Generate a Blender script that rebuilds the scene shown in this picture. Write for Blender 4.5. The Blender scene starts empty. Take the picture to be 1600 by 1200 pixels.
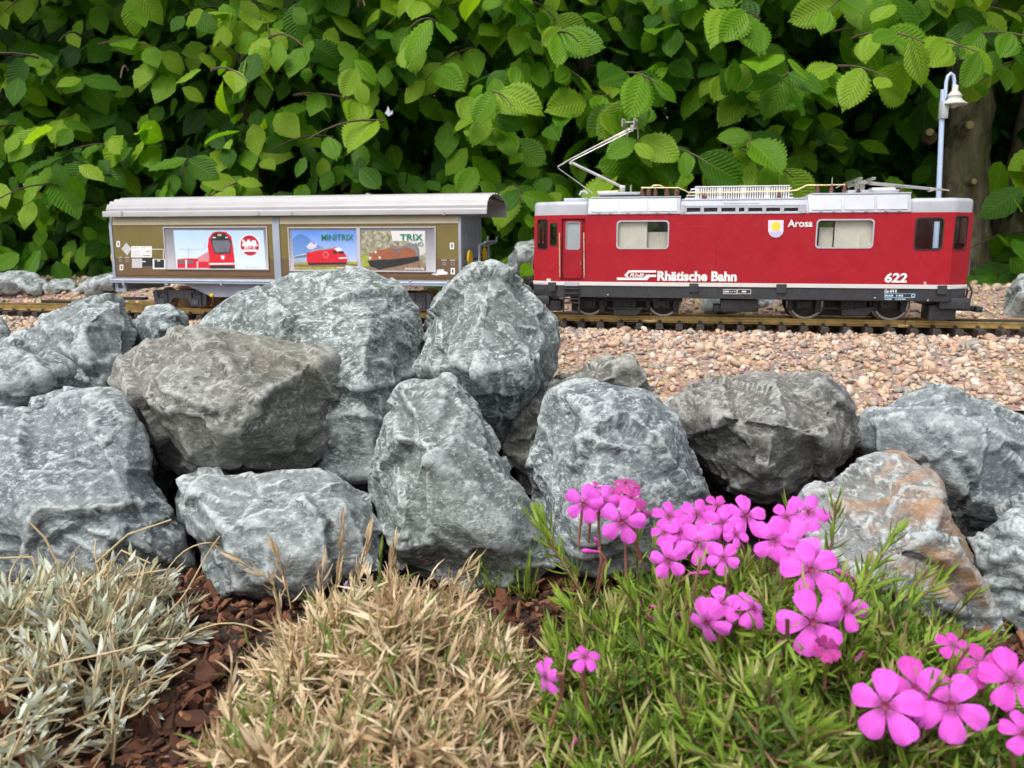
import bpy, bmesh, math, random
import numpy as np
from mathutils import Vector, Matrix

scene = bpy.context.scene
R = math.radians
# ------------------------------------------------------------------ camera
FPX = 1232.0                       # focal length in photo pixels (1600 wide)
PITCH = R(10.0)
CAM = Vector((0.0, 0.0, 0.110))
cam_d = bpy.data.cameras.new('camera')
cam_d.sensor_width = 36.0
cam_d.lens = FPX / 1600 * 36.0
cam_d.clip_start = 0.01
cam_d.clip_end = 500
cam_d.dof.use_dof = True
cam_d.dof.focus_distance = 0.66
cam_d.dof.aperture_fstop = 18.0
cam = bpy.data.objects.new('camera', cam_d)
cam.location = CAM
cam.rotation_euler = (R(90) - PITCH, 0, 0)
scene.collection.objects.link(cam)
scene.camera = cam

# ------------------------------------------------------------------ sky, sun, exposure
SUN_EL, SUN_AZ = R(58), R(-35)      # azimuth measured from straight behind the camera, to the left
world = bpy.data.worlds.new('World')
scene.world = world
world.use_nodes = True
wn, wl = world.node_tree.nodes, world.node_tree.links
bg = wn['Background']
sky = wn.new('ShaderNodeTexSky')
sky.sky_type = 'NISHITA'
sky.sun_disc = False
sky.sun_elevation = SUN_EL
sky.sun_rotation = R(180 + 35)
sky.altitude = 300
sky.air_density = 1.0
sky.dust_density = 6.0
sky.ozone_density = 1.0
hsv = wn.new('ShaderNodeHueSaturation')
hsv.inputs['Saturation'].default_value = 0.35      # overcast: the cloud layer whitens the sky
wl.new(sky.outputs[0], hsv.inputs['Color'])
wl.new(hsv.outputs[0], bg.inputs['Color'])
bg.inputs['Strength'].default_value = 0.15
sun_d = bpy.data.lights.new('sun', 'SUN')
sun_d.energy = 1.5
sun_d.angle = R(24)
sun_d.color = (1.0, 0.96, 0.9)
sun = bpy.data.objects.new('sun', sun_d)
sdir = Vector((math.sin(SUN_AZ) * math.cos(SUN_EL), -math.cos(SUN_AZ) * math.cos(SUN_EL), math.sin(SUN_EL)))
sun.rotation_euler = sdir.to_track_quat('Z', 'Y').to_euler()
sun.location = (0, 0, 5)
scene.collection.objects.link(sun)
scene.view_settings.view_transform = 'Standard'
scene.view_settings.look = 'None'
scene.view_settings.gamma = 1.0
scene.view_settings.use_curve_mapping = False
scene.view_settings.exposure = 0.55

# ------------------------------------------------------------------ helpers
C = scene.collection
CF = Vector((0, math.cos(PITCH), -math.sin(PITCH)))
CU = Vector((0, math.sin(PITCH), math.cos(PITCH)))
def ray(px, py):
    return CF + Vector((1, 0, 0)) * ((px - 800) / FPX) + CU * ((600 - py) / FPX)
def P(px, py, Y):
    d = ray(px, py)
    return CAM + d * (Y / d.y)
def PZ(px, py, z):
    d = ray(px, py)
    return CAM + d * ((z - CAM.z) / d.z)
def proj(p):
    q = p - CAM
    d = q @ np.array(CF)
    return 800 + FPX * q[..., 0] / d, 600 - FPX * (q @ np.array(CU)) / d

def link(name, me, m=None, parent=None):
    o = bpy.data.objects.new(name, me)
    C.objects.link(o)
    if me is not None and m is not None and len(me.materials) == 0:
        me.materials.append(m)
    if parent: o.parent = parent
    return o
def tag(o, label, cat, group=None):
    o['label'] = label; o['category'] = cat
    if group: o['group'] = group
    return o
def kind(o, k):
    o['kind'] = k
    return o
def empty(name, loc, rz=0):
    o = bpy.data.objects.new(name, None)
    o.empty_display_size = 0.02
    o.location = loc; o.rotation_euler = (0, 0, rz)
    C.objects.link(o)
    return o

def mesh_np(name, V, F, smooth=True, attrs=None):
    """V (n,3); F list of int arrays (m,k)"""
    me = bpy.data.meshes.new(name)
    if not isinstance(F, (list, tuple)): F = [F]
    me.vertices.add(len(V))
    me.vertices.foreach_set('co', np.asarray(V, np.float32).ravel())
    tot = np.concatenate([np.full(len(f), f.shape[1]) for f in F])
    idx = np.concatenate([f.ravel() for f in F])
    me.loops.add(len(idx)); me.loops.foreach_set('vertex_index', idx.astype(np.int32))
    me.polygons.add(len(tot))
    st = np.concatenate([[0], np.cumsum(tot)[:-1]])
    me.polygons.foreach_set('loop_start', st.astype(np.int32))
    me.polygons.foreach_set('loop_total', tot.astype(np.int32))
    me.polygons.foreach_set('use_smooth', np.full(len(tot), smooth))
    for k, a in (attrs or {}).items():
        a = np.asarray(a, np.float32)
        if a.ndim == 1:
            me.attributes.new(k, 'FLOAT', 'POINT').data.foreach_set('value', a)
        else:
            me.attributes.new(k, 'FLOAT_VECTOR', 'POINT').data.foreach_set('vector', a.ravel())
    me.update(calc_edges=True)
    return me

def scatter(base_v, base_f, M, T, A=None):
    """copies of a base mesh: M (n,3,3) rotation*scale, T (n,3)"""
    n, k = len(M), len(base_v)
    V = np.einsum('nij,kj->nki', M, base_v) + T[:, None, :]
    F = [(f[None] + (np.arange(n) * k)[:, None, None]).reshape(-1, f.shape[1]) for f in base_f]
    return V.reshape(-1, 3), F
def join_np(parts):
    """parts: list of (V, [F...], attr(n,) or (n,3)) -> merged"""
    off = 0; Vs = []; Fs = {}; As = []
    for V, F, a in parts:
        Vs.append(V); As.append(a)
        for f in F: Fs.setdefault(f.shape[1], []).append(f + off)
        off += len(V)
    return np.concatenate(Vs), [np.concatenate(f) for f in Fs.values()], np.concatenate(As)

# vectorised gradient noise
_rs = np.random.RandomState(7)
_perm = np.tile(_rs.permutation(256), 3)
_grad = _rs.normal(size=(256, 3)); _grad /= np.linalg.norm(_grad, axis=1)[:, None]
def pnoise(p):
    p = np.asarray(p, float)
    i = np.floor(p).astype(int); f = p - i; i &= 255
    u = f * f * f * (f * (f * 6 - 15) + 10)
    r = 0
    for a in (0, 1):
        for b in (0, 1):
            for c in (0, 1):
                g = _grad[_perm[_perm[_perm[i[:, 0] + a] + i[:, 1] + b] + i[:, 2] + c]]
                d = (g * (f - np.array([a, b, c]))).sum(1)
                w = (u[:, 0] if a else 1 - u[:, 0]) * (u[:, 1] if b else 1 - u[:, 1]) * (u[:, 2] if c else 1 - u[:, 2])
                r = r + d * w
    return r
def fbm(p, o=4, g=0.5):
    r = 0; a = 1.0
    for k in range(o):
        r = r + a * pnoise(p * 2 ** k + 17.3 * k); a *= g
    return r

# ---- shader helpers
class NT:
    def __init__(s, name):
        s.m = bpy.data.materials.new(name); s.m.use_nodes = True
        s.n, s.l = s.m.node_tree.nodes, s.m.node_tree.links
        s.b = s.n['Principled BSDF']; s.out = s.n['Material Output']
    def add(s, t, **kw):
        n = s.n.new(t)
        for k, v in kw.items(): setattr(n, k, v)
        return n
    def con(s, a, b): s.l.new(a, b)
    def coord(s, scale=(1, 1, 1), kindc='Object', rot=(0, 0, 0)):
        t = s.add('ShaderNodeTexCoord'); mp = s.add('ShaderNodeMapping')
        mp.inputs['Scale'].default_value = scale; mp.inputs['Rotation'].default_value = rot
        s.con(t.outputs[kindc], mp.inputs['Vector'])
        return mp.outputs[0]
    def noise(s, vec, scale, detail=4, rough=0.55, dist=0.0, out='Fac'):
        n = s.add('ShaderNodeTexNoise')
        n.inputs['Scale'].default_value = scale; n.inputs['Detail'].default_value = detail
        n.inputs['Roughness'].default_value = rough; n.inputs['Distortion'].default_value = dist
        if vec is not None: s.con(vec, n.inputs['Vector'])
        return n.outputs[out]
    def ramp(s, fac, stops, interp='LINEAR'):
        n = s.add('ShaderNodeValToRGB'); e = n.color_ramp.elements
        n.color_ramp.interpolation = interp
        while len(e) > 1: e.remove(e[-1])
        for k, (p, c) in enumerate(stops):
            x = e[0] if k == 0 else e.new(p)
            x.position = p
            x.color = (*c, 1) if len(c) == 3 else c
        s.con(fac, n.inputs[0])
        return n.outputs[0]
    def sock(s, node_in, v):
        if hasattr(v, 'is_output'): s.con(v, node_in)
        elif isinstance(v, (tuple, list)): node_in.default_value = (*v, 1) if len(v) == 3 else v
        else: node_in.default_value = v
    def mix(s, fac, a, b, mode='MIX'):
        n = s.add('ShaderNodeMix', data_type='RGBA', blend_type=mode)
        s.sock(n.inputs[0], fac); s.sock(n.inputs[6], a); s.sock(n.inputs[7], b)
        return n.outputs[2]
    def math(s, op, a, b=0.0, c=None):
        n = s.add('ShaderNodeMath', operation=op)
        s.sock(n.inputs[0], a); s.sock(n.inputs[1], b)
        if c is not None: s.sock(n.inputs[2], c)
        return n.outputs[0]
    def bump(s, h, strength=0.3, dist=0.001, nrm=None):
        n = s.add('ShaderNodeBump')
        n.inputs['Strength'].default_value = strength; n.inputs['Distance'].default_value = dist
        s.con(h, n.inputs['Height'])
        if nrm is not None: s.con(nrm, n.inputs['Normal'])
        return n.outputs[0]
    def set(s, **kw):
        for k, v in kw.items():
            s.sock(s.b.inputs[k.replace('_', ' ')], v)
        return s

_mats = {}
def paint(name, col, rough=0.45, metal=0.0, var=0.12, scale=60, bump=0.0, dirt=0.0, spec=0.5):
    """procedural painted / plastic / metal surface with fine mottling and dust"""
    if name in _mats: return _mats[name]
    t = NT(name); v = t.coord()
    n1 = t.noise(v, scale, 5, 0.6)
    dark = tuple(c * (1 - var) for c in col); lite = tuple(min(1, c * (1 + var)) for c in col)
    c = t.ramp(n1, [(0.3, dark), (0.7, lite)])
    if dirt:
        n2 = t.noise(v, scale * 5, 6, 0.7)
        f = t.ramp(n2, [(0.56, (0, 0, 0)), (0.72, (dirt, dirt, dirt))])
        c = t.mix(f, c, (0.42, 0.36, 0.29))
    r = t.ramp(t.noise(v, scale * 2, 3), [(0.3, (rough * 0.8,) * 3), (0.7, (min(1, rough * 1.25),) * 3)])
    t.set(Base_Color=c, Roughness=r, Metallic=metal, Specular_IOR_Level=spec)
    if bump:
        t.con(t.bump(t.noise(v, scale * 12, 4), bump, 0.0004), t.b.inputs['Normal'])
    _mats[name] = t.m
    return t.m

# ---- mesh collector in a local frame
class MB:
    def __init__(s): s.v = []; s.f = []
    def box(s, x0, x1, y0, y1, z0, z1):
        i = len(s.v)
        s.v += [(x, y, z) for z in (z0, z1) for y in (y0, y1) for x in (x0, x1)]
        s.f += [tuple(i + k for k in q) for q in ((0, 2, 3, 1), (4, 5, 7, 6), (0, 1, 5, 4), (2, 6, 7, 3), (0, 4, 6, 2), (1, 3, 7, 5))]
        return s
    def prism(s, poly, y0, y1):
        """poly of (x,z) extruded along y"""
        i = len(s.v); n = len(poly)
        s.v += [(x, y0, z) for x, z in poly] + [(x, y1, z) for x, z in poly]
        s.f.append(tuple(i + k for k in range(n))); s.f.append(tuple(i + n + k for k in reversed(range(n))))
        for k in range(n): s.f.append((i + k, i + n + k, i + n + (k + 1) % n, i + (k + 1) % n))
        return s
    def vprism(s, poly, z0, z1):
        i = len(s.v); n = len(poly)
        s.v += [(x, y, z0) for x, y in poly] + [(x, y, z1) for x, y in poly]
        s.f.append(tuple(i + k for k in reversed(range(n)))); s.f.append(tuple(i + n + k for k in range(n)))
        for k in range(n): s.f.append((i + k, i + (k + 1) % n, i + n + (k + 1) % n, i + n + k))
        return s
    def xprism(s, poly, x0, x1):
        """poly of (y,z) extruded along x"""
        i = len(s.v); n = len(poly)
        s.v += [(x0, y, z) for y, z in poly] + [(x1, y, z) for y, z in poly]
        s.f.append(tuple(i + k for k in range(n))); s.f.append(tuple(i + n + k for k in reversed(range(n))))
        for k in range(n): s.f.append((i + k, i + n + k, i + n + (k + 1) % n, i + (k + 1) % n))
        return s
    def tube(s, pts, r, n=8, cap=True):
        pts = [Vector(p) for p in pts]; rr = r if isinstance(r, (list, tuple)) else [r] * len(pts)
        i0 = len(s.v); prev = None
        for k, p in enumerate(pts):
            d = (pts[min(k + 1, len(pts) - 1)] - pts[max(k - 1, 0)])
            d = d.normalized() if d.length > 1e-9 else Vector((0, 0, 1))
            a = prev if prev is not None else (Vector((0, 0, 1)) if abs(d.z) < .9 else Vector((1, 0, 0)))
            a = (a - d * a.dot(d)).normalized(); prev = a; b = d.cross(a)
            for j in range(n):
                t = 2 * math.pi * j / n
                s.v.append(tuple(p + (a * math.cos(t) + b * math.sin(t)) * rr[k]))
        for k in range(len(pts) - 1):
            for j in range(n):
                q = i0 + k * n
                s.f.append((q + j, q + (j + 1) % n, q + n + (j + 1) % n, q + n + j))
        if cap:
            s.f.append(tuple(i0 + j for j in reversed(range(n))))
            s.f.append(tuple(i0 + (len(pts) - 1) * n + j for j in range(n)))
        return s
    def lathe(s, c, axis, prof, n=20, caps=True):
        """prof: (r, h) along axis"""
        c = Vector(c); axis = Vector(axis).normalized()
        a = (Vector((0, 0, 1)) if abs(axis.z) < .9 else Vector((1, 0, 0)))
        a = (a - axis * a.dot(axis)).normalized(); b = axis.cross(a); i0 = len(s.v)
        for r, h in prof:
            for j in range(n):
                t = 2 * math.pi * j / n
                s.v.append(tuple(c + axis * h + (a * math.cos(t) + b * math.sin(t)) * max(r, 1e-5)))
        for k in range(len(prof) - 1):
            for j in range(n):
                q = i0 + k * n
                s.f.append((q + j, q + (j + 1) % n, q + n + (j + 1) % n, q + n + j))
        if not caps: return s
        s.f.append(tuple(i0 + j for j in reversed(range(n))))
        s.f.append(tuple(i0 + (len(prof) - 1) * n + j for j in range(n)))
        return s
    def mesh(s, name, bevel=0, seg=2, smooth=False, sharp=35):
        me = bpy.data.meshes.new(name); me.from_pydata(s.v, [], s.f)
        bm = bmesh.new(); bm.from_mesh(me)
        bmesh.ops.recalc_face_normals(bm, faces=bm.faces)
        if bevel:
            es = [e for e in bm.edges if len(e.link_faces) == 2 and e.calc_face_angle(0) > R(25)]
            bmesh.ops.bevel(bm, geom=es, offset=bevel, segments=seg, profile=.5, affect='EDGES', clamp_overlap=True)
        if smooth or bevel:
            for f in bm.faces: f.smooth = True
            for e in bm.edges:
                if len(e.link_faces) == 2 and e.calc_face_angle(0) > R(sharp): e.smooth = False
        bm.to_mesh(me); bm.free()
        return me
    def build(s, name, m, parent=None, bevel=0, seg=2, smooth=False, sharp=35):
        return link(name, s.mesh(name, bevel, seg, smooth, sharp), m, parent)

def rrect(x0, z0, x1, z1, r, n=5):
    r = min(r, (x1 - x0) / 2.01, (z1 - z0) / 2.01); pts = []
    for cx, cz, a0 in ((x1 - r, z1 - r, 0), (x0 + r, z1 - r, 90), (x0 + r, z0 + r, 180), (x1 - r, z0 + r, 270)):
        for k in range(n + 1):
            a = R(a0 + 90 * k / n); pts.append((cx + r * math.cos(a), cz + r * math.sin(a)))
    return pts
def circle(cx, cz, r, n=28, rz=None):
    return [(cx + r * math.cos(2 * math.pi * k / n), cz + (rz or r) * math.sin(2 * math.pi * k / n)) for k in range(n)]

_tmp = bpy.data.objects.new('tmp', None)
def curve_mesh(cu):
    o = bpy.data.objects.new('tmpc', cu); C.objects.link(o)
    dg = bpy.context.evaluated_depsgraph_get()
    me = bpy.data.meshes.new_from_object(o.evaluated_get(dg))
    bpy.data.objects.remove(o); bpy.data.curves.remove(cu)
    me.materials.clear()
    return me
class Plane:
    """plane in the local (track) frame: O + a*A + b*B, N points towards the viewer"""
    def __init__(s, O, A, B, N):
        s.O, s.A, s.B, s.N = (Vector(x) for x in (O, A, B, N))
    def px(s, x, y):
        d = TI.to_3x3() @ ray(x, y); c = TI @ CAM
        t = (s.O - c).dot(s.N) / d.dot(s.N)
        q = c + d * t - s.O
        return (q.dot(s.A), q.dot(s.B))
    def pts(s, l): return [s.px(x, y) for x, y in l]
    def rect(s, x0, y0, x1, y1):
        """px box -> upright local rectangle a0,b0,a1,b1 (b up)"""
        a0 = (s.px(x0, y0)[0] + s.px(x0, y1)[0]) / 2; a1 = (s.px(x1, y0)[0] + s.px(x1, y1)[0]) / 2
        b1 = (s.px(x0, y0)[1] + s.px(x1, y0)[1]) / 2; b0 = (s.px(x0, y1)[1] + s.px(x1, y1)[1]) / 2
        return a0, b0, a1, b1
    def to3(s, a, b, t): return s.O + s.A * a + s.B * b + s.N * t
    def place(s, me):
        M = Matrix((s.A, s.B, s.N)).transposed().to_4x4(); M.translation = s.O
        me.transform(M)
        return me
def plate(name, pl, outer, holes, t0, t1, m, parent, bevel=0):
    """flat panel with holes, between offsets t0 < t1 along the plane's normal"""
    cu = bpy.data.curves.new('c', 'CURVE'); cu.dimensions = '2D'; cu.fill_mode = 'BOTH'
    for poly in [outer] + list(holes):
        sp = cu.splines.new('POLY'); sp.points.add(len(poly) - 1); sp.use_cyclic_u = True
        for k, (a, b) in enumerate(poly): sp.points[k].co = (a, b, 0, 1)
    cu.extrude = (t1 - t0) / 2 - bevel
    if bevel: cu.bevel_depth = bevel; cu.offset = -bevel; cu.bevel_resolution = 1
    me = curve_mesh(cu)
    me.transform(Matrix.Translation((0, 0, (t0 + t1) / 2)))
    return link(name, pl.place(me), m, parent)
def text(name, s, pl, box, t, m, parent, bold=0.0, shear=0.0, depth=0.0002):
    """lettering fitted to a px box on a plane"""
    cu = bpy.data.curves.new('t', 'FONT'); cu.body = s; cu.size = 1; cu.shear = shear; cu.offset = bold
    cu.extrude = 0.01; cu.resolution_u = 3
    me = curve_mesh(cu)
    n = len(me.vertices); co = np.zeros(n * 3, np.float32); me.vertices.foreach_get('co', co); co = co.reshape(-1, 3)
    lo, hi = co.min(0), co.max(0)
    a0, b0, a1, b1 = pl.rect(*box)
    co[:, 0] = a0 + (co[:, 0] - lo[0]) / (hi[0] - lo[0]) * (a1 - a0)
    co[:, 1] = b0 + (co[:, 1] - lo[1]) / (hi[1] - lo[1]) * (b1 - b0)
    co[:, 2] = t + (co[:, 2] > 0) * depth
    me.vertices.foreach_set('co', co.ravel()); me.update()
    return link(name, pl.place(me), m, parent)

# ------------------------------------------------------------------ the track frame (u along, v away, w up from the railhead)
RAIL_Z = 0.0125
ANG = R(11.4)
F0 = Vector((0.0309, 1.0946, RAIL_Z))
TM = Matrix.Translation(F0) @ Matrix.Rotation(-ANG, 4, 'Z')
TI = TM.inverted()
def vplane(v): return Plane((0, v, 0), (1, 0, 0), (0, 0, 1), (0, -1, 0))
SIDE = vplane(0.0)
CEN = 0.059                       # v of the track's centre line
def uw(px, py, v=0.0):
    a, b = vplane(v).px(px, py)
    return a, b
def pbox(mb, x0, y0, x1, y1, v0, v1):
    a0, b0, a1, b1 = vplane(v0).rect(x0, y0, x1, y1)
    mb.box(a0, a1, v0, v1, b0, b1)
    return mb
def pbx(x0, y0, x1, y1, v0, v1): return pbox(MB(), x0, y0, x1, y1, v0, v1)
def ptube(mb, pts, v, r, n=8):
    vs = v if isinstance(v, (list, tuple)) else [v] * len(pts)
    mb.tube([(uw(x, y, w)[0], w, uw(x, y, w)[1]) for (x, y), w in zip(pts, vs)], r, n)
    return mb
# ================================================================== SETTING: ground, gravel, soil
def sstep(a, b, x):
    t = np.clip((x - a) / (b - a), 0, 1); return t * t * (3 - 2 * t)
def track_v(X, Y):
    return (X - F0.x) * math.sin(ANG) + (Y - F0.y) * math.cos(ANG)
def edge_y(X):
    return 0.725 - 0.065 * sstep(.06, .14, X)
def ground_z(X, Y):
    X = np.asarray(X, float); Y = np.asarray(Y, float)
    v = track_v(X, Y)
    p = np.stack([X * 7, Y * 7, X * 0], -1).reshape(-1, 3)
    n = pnoise(p).reshape(X.shape)
    grav = -0.006 - 0.026 * sstep(-0.10, -0.42, v) + 0.05 * sstep(0.13, 0.3, v) + 0.006 * n * sstep(0.0, -0.06, v) + 0.012 * n * sstep(.12, .2, v)
    edge = edge_y(X)
    bed = -0.127 + 0.008 * n + 0.03 * sstep(.0, -.6, Y)
    s = sstep(edge - 0.035, edge, Y)
    return bed * (1 - s) + grav * s
def grid_sheet(xs, ys):
    gx, gy = np.meshgrid(xs, ys)
    V = np.stack([gx, gy, ground_z(gx, gy)], -1).reshape(-1, 3)
    nx, ny = len(xs), len(ys)
    i = (np.arange(ny - 1)[:, None] * nx + np.arange(nx - 1)[None]).ravel()
    return V, np.stack([i, i + 1, i + nx + 1, i + nx], -1)
t = NT('soil'); v = t.coord()
n1 = t.noise(v, 30, 8, 0.7); n2 = t.noise(v, 240, 5, 0.7)
c = t.mix(t.ramp(n2, [(0.35, (0.0,) * 3), (0.7, (1,) * 3)]), t.ramp(n1, [(0.3, (0.018, 0.013, 0.010)), (0.7, (0.055, 0.035, 0.022))]), (0.07, 0.048, 0.032))
t.set(Base_Color=c, Roughness=0.95)
t.con(t.bump(n2, 0.8, 0.004), t.b.inputs['Normal'])
SOIL = t.m
xs = np.concatenate([[-60, -20, -6, -2.5], np.linspace(-1.6, 1.6, 161), [2.5, 6, 20, 60]])
ys = np.concatenate([[-60, -10, -2, -.6], np.linspace(-.1, 2.6, 136), [4, 8, 20, 60]])
V, F = grid_sheet(xs, ys); V[:, 2] -= .004 * (V[:, 1] > .6)
t = NT('gravel_bed'); v = t.coord()
vo = t.add('ShaderNodeTexVoronoi'); vo.inputs['Scale'].default_value = 170; t.con(v, vo.inputs['Vector'])
c = t.mix(t.ramp(vo.outputs['Distance'], [(.2, (0,) * 3), (.75, (.85,) * 3)]), t.mix(.45, vo.outputs['Color'], (.42, .27, .19)), (.10, .065, .045))
c = t.mix(.6, c, (.34, .22, .155)); t.set(Base_Color=c, Roughness=.9); t.con(t.bump(vo.outputs['Distance'], .8, .004), t.b.inputs['Normal'])
gx_ = np.linspace(-1.6, 1.6, 121); gy_ = np.linspace(0, 1, 61); XX, FF = np.meshgrid(gx_, gy_)
YY = edge_y(XX) + FF * (1.75 - .16 * XX - edge_y(XX)); GV = np.stack([XX, YY, ground_z(XX, YY) - .0012], -1).reshape(-1, 3)
gi = (np.arange(60)[:, None] * 121 + np.arange(120)[None]).ravel()
kind(link('gravel_bed', mesh_np('gravel_bed', GV, np.stack([gi, gi + 1, gi + 122, gi + 121], -1)), t.m), 'structure')
ground = kind(link('ground', mesh_np('ground', V, F), SOIL), 'structure')

# ---- gravel: pebbles of one mass, each a little stone
t = NT('gravel_stone')
a = t.add('ShaderNodeAttribute', attribute_name='tint'); v = t.coord()
base = t.ramp(a.outputs['Fac'], [(0.0, (.10, .108, .11)), (0.13, (.24, .25, .25)), (0.19, (.28, .165, .12)), (0.3, (.43, .29, .195)), (0.42, (.30, .195, .155)),
                                 (0.55, (.53, .39, .27)), (0.66, (.46, .255, .15)), (0.76, (.60, .47, .37)), (0.88, (.38, .285, .23)), (1.0, (.72, .66, .58))])
n1 = t.noise(v, 420, 4, 0.65)
c = t.mix(t.ramp(n1, [(0.35, (0,) * 3), (0.7, (0.55,) * 3)]), base, (0.60, 0.48, 0.38))
t.set(Base_Color=c, Roughness=0.75, Specular_IOR_Level=0.35)
t.con(t.bump(n1, 0.35, 0.001), t.b.inputs['Normal'])
GRAVEL = t.m
def ico(sub):
    bm = bmesh.new(); bmesh.ops.create_icosphere(bm, subdivisions=sub, radius=1)
    V = np.array([v.co[:] for v in bm.verts]); F = np.array([[v.index for v in f.verts] for f in bm.faces]); bm.free()
    return V, F
def stone_shapes(sub, n, seed):
    V, F = ico(sub); out = []; rs = np.random.RandomState(seed)
    for k in range(n):
        W = V * (1 + 0.34 * pnoise(V * 1.1 + rs.rand(3) * 90)[:, None])
        for _ in range(6):                                    # knock flat faces onto it
            d = rs.normal(size=3); d /= np.linalg.norm(d); h = rs.uniform(.6, .85)
            q = W @ d; W = W - np.maximum(q - h, 0)[:, None] * d
        out.append((W, F))
    return out
def rand_rot(rs, n, flat=1.0):
    q = rs.normal(size=(n, 4)); q[:, 1:3] *= flat; q /= np.linalg.norm(q, axis=1)[:, None]
    w, x, y, z = q.T
    return np.stack([np.stack([1 - 2 * (y * y + z * z), 2 * (x * y - z * w), 2 * (x * z + y * w)], -1),
                     np.stack([2 * (x * y + z * w), 1 - 2 * (x * x + z * z), 2 * (y * z - x * w)], -1),
                     np.stack([2 * (x * z - y * w), 2 * (y * z + x * w), 1 - 2 * (x * x + y * y)], -1)], 1)
rs = np.random.RandomState(3)
def gravel_field(n, x0, x1, y0, y1):
    X = rs.uniform(x0, x1, n); Y = rs.uniform(y0, y1, n)
    ok = Y > edge_y(X) - .012 + rs.normal(size=n) * .005
    return X[ok], Y[ok]
parts = []
X, Y = gravel_field(58000, -1.15, 1.15, 0.5, 1.75)
Z = ground_z(X, Y); vv = track_v(X, Y)
size = np.clip(rs.lognormal(math.log(.00255), .42, len(X)), .0013, .0072)
Z = Z + rs.uniform(-.0015, .0025, len(X))
between = (vv > 0.012) & (vv < 0.106)
Z = np.where(between, -0.0085 + rs.uniform(-.001, .001, len(X)), Z)       # swept low between the sleepers
pts = np.stack([X, Y, Z], -1); qx, qy = proj(pts)
fine = (qx > 830) & (qx < 1680) & (qy < 680) & (vv < .02) & (rs.rand(len(X)) < .8) | ((qx < 330) & (qx > -60) & (vv < .02) & (Y > .75))
tint = np.clip(rs.rand(len(X)), 0, 1)
for fsel, sub in ((fine, 2), (~fine, 1)):
    ids = np.where(fsel)[0]
    if sub == 1: ids = ids[rs.rand(len(ids)) < .42]; size[ids] *= 1.25
    shapes = stone_shapes(sub, 6, 5 + sub)
    for k, (bv, bf) in enumerate(shapes):
        s = ids[k::6]
        M = rand_rot(rs, len(s), .35) * (size[s][:, None, None]) @ (np.eye(3)[None] * np.stack([rs.uniform(.9, 1.5, len(s)), rs.uniform(.8, 1.1, len(s)), rs.uniform(.5, .85, len(s))], -1)[:, None, :])
        V, F = scatter(bv, [bf], M, pts[s])
        parts.append((V, F, np.repeat(tint[s], len(bv))))
V, F, A = join_np(parts)
print('gravel tris', sum(len(f) for f in F))
g = kind(link('gravel', mesh_np('gravel', V, F, True, {'tint': A}), GRAVEL), 'stuff')
tag(g, 'loose pink and tan pea gravel around the railway track', 'gravel')

# ---- bark mulch in the flower bed
t = NT('bark_chip')
a = t.add('ShaderNodeAttribute', attribute_name='tint'); v = t.coord(scale=(1, 1, 1))
base = t.ramp(a.outputs['Fac'], [(0, (.03, .016, .012)), (.3, (.095, .040, .025)), (.58, (.19, .078, .044)), (.78, (.28, .125, .068)), (.92, (.38, .20, .10)), (1, (.50, .33, .19))])
n1 = t.noise(t.coord(scale=(1, 4, 1)), 260, 5, 0.7)
c = t.mix(t.ramp(n1, [(.35, (0,) * 3), (.75, (.6,) * 3)]), base, (.035, .018, .012))
t.set(Base_Color=c, Roughness=0.85, Specular_IOR_Level=0.3)
t.con(t.bump(n1, 0.6, 0.0015), t.b.inputs['Normal'])
BARK = t.m
def chip_shapes(n, seed):
    r = np.random.RandomState(seed); out = []
    for k in range(n):
        m = 5; a = (np.arange(m) + r.uniform(-.32, .32, m)) / m * 2 * np.pi
        ring = np.stack([np.cos(a), np.sin(a)], -1) * r.uniform(.7, 1.05, m)[:, None]
        top = np.c_[ring * r.uniform(.75, .98, m)[:, None], r.uniform(.55, 1, m)]; bot = np.c_[ring, r.uniform(-.9, -.3, m)]
        V = np.concatenate([top, bot]); i = np.arange(m); j = (i + 1) % m
        F4 = np.stack([i, i + m, j + m, j], -1)
        F3 = np.array([(0, q, q + 1) for q in range(1, m - 1)] + [(m, m + q + 1, m + q) for q in range(1, m - 1)])
        out.append((V, [F4, F3]))
    return out
n = 14500
X = rs.uniform(-.42, .36, n); Y = rs.uniform(.24, .535, n)
far = rs.rand(n) < .22; X = np.where(far, np.where(rs.rand(n) < .5, rs.uniform(-.95, -.42, n), rs.uniform(.36, .85, n)), X); Y = np.where(far, rs.uniform(.24, .62, n), Y)
ln = np.where(far, 1.5, 1.0) * np.clip(rs.lognormal(math.log(.0048), .6, n), .0015, .0165)
Z = ground_z(X, Y) + rs.uniform(-.001, .009, n)
parts = []
for k, (bv, bf) in enumerate(chip_shapes(8, 4)):
    s = np.arange(k, n, 8)
    S = np.stack([ln[s], ln[s] * rs.uniform(.2, .62, len(s)), np.clip(ln[s] * .13, .0007, .0022)], -1)
    yaw = rs.rand(len(s)) * 6.28; cy, sy = np.cos(yaw), np.sin(yaw)
    Rz = np.stack([np.stack([cy, -sy, 0 * cy], -1), np.stack([sy, cy, 0 * cy], -1), np.stack([0 * cy, 0 * cy, 1 + 0 * cy], -1)], 1)
    M = (rand_rot(rs, len(s), .28) @ Rz) @ (np.eye(3)[None] * S[:, None, :])
    V, F = scatter(bv, bf, M, np.stack([X[s], Y[s], Z[s]], -1))
    parts.append((V, F, np.repeat(np.clip(rs.beta(1.6, 1.9, len(s)), 0, 1), len(bv))))
V, F, A = join_np(parts)
mulch = kind(link('bark_mulch', mesh_np('bark_mulch', V, F, False, {'tint': A}), BARK), 'stuff')
tag(mulch, 'brown bark mulch covering the flower bed', 'mulch')

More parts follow.
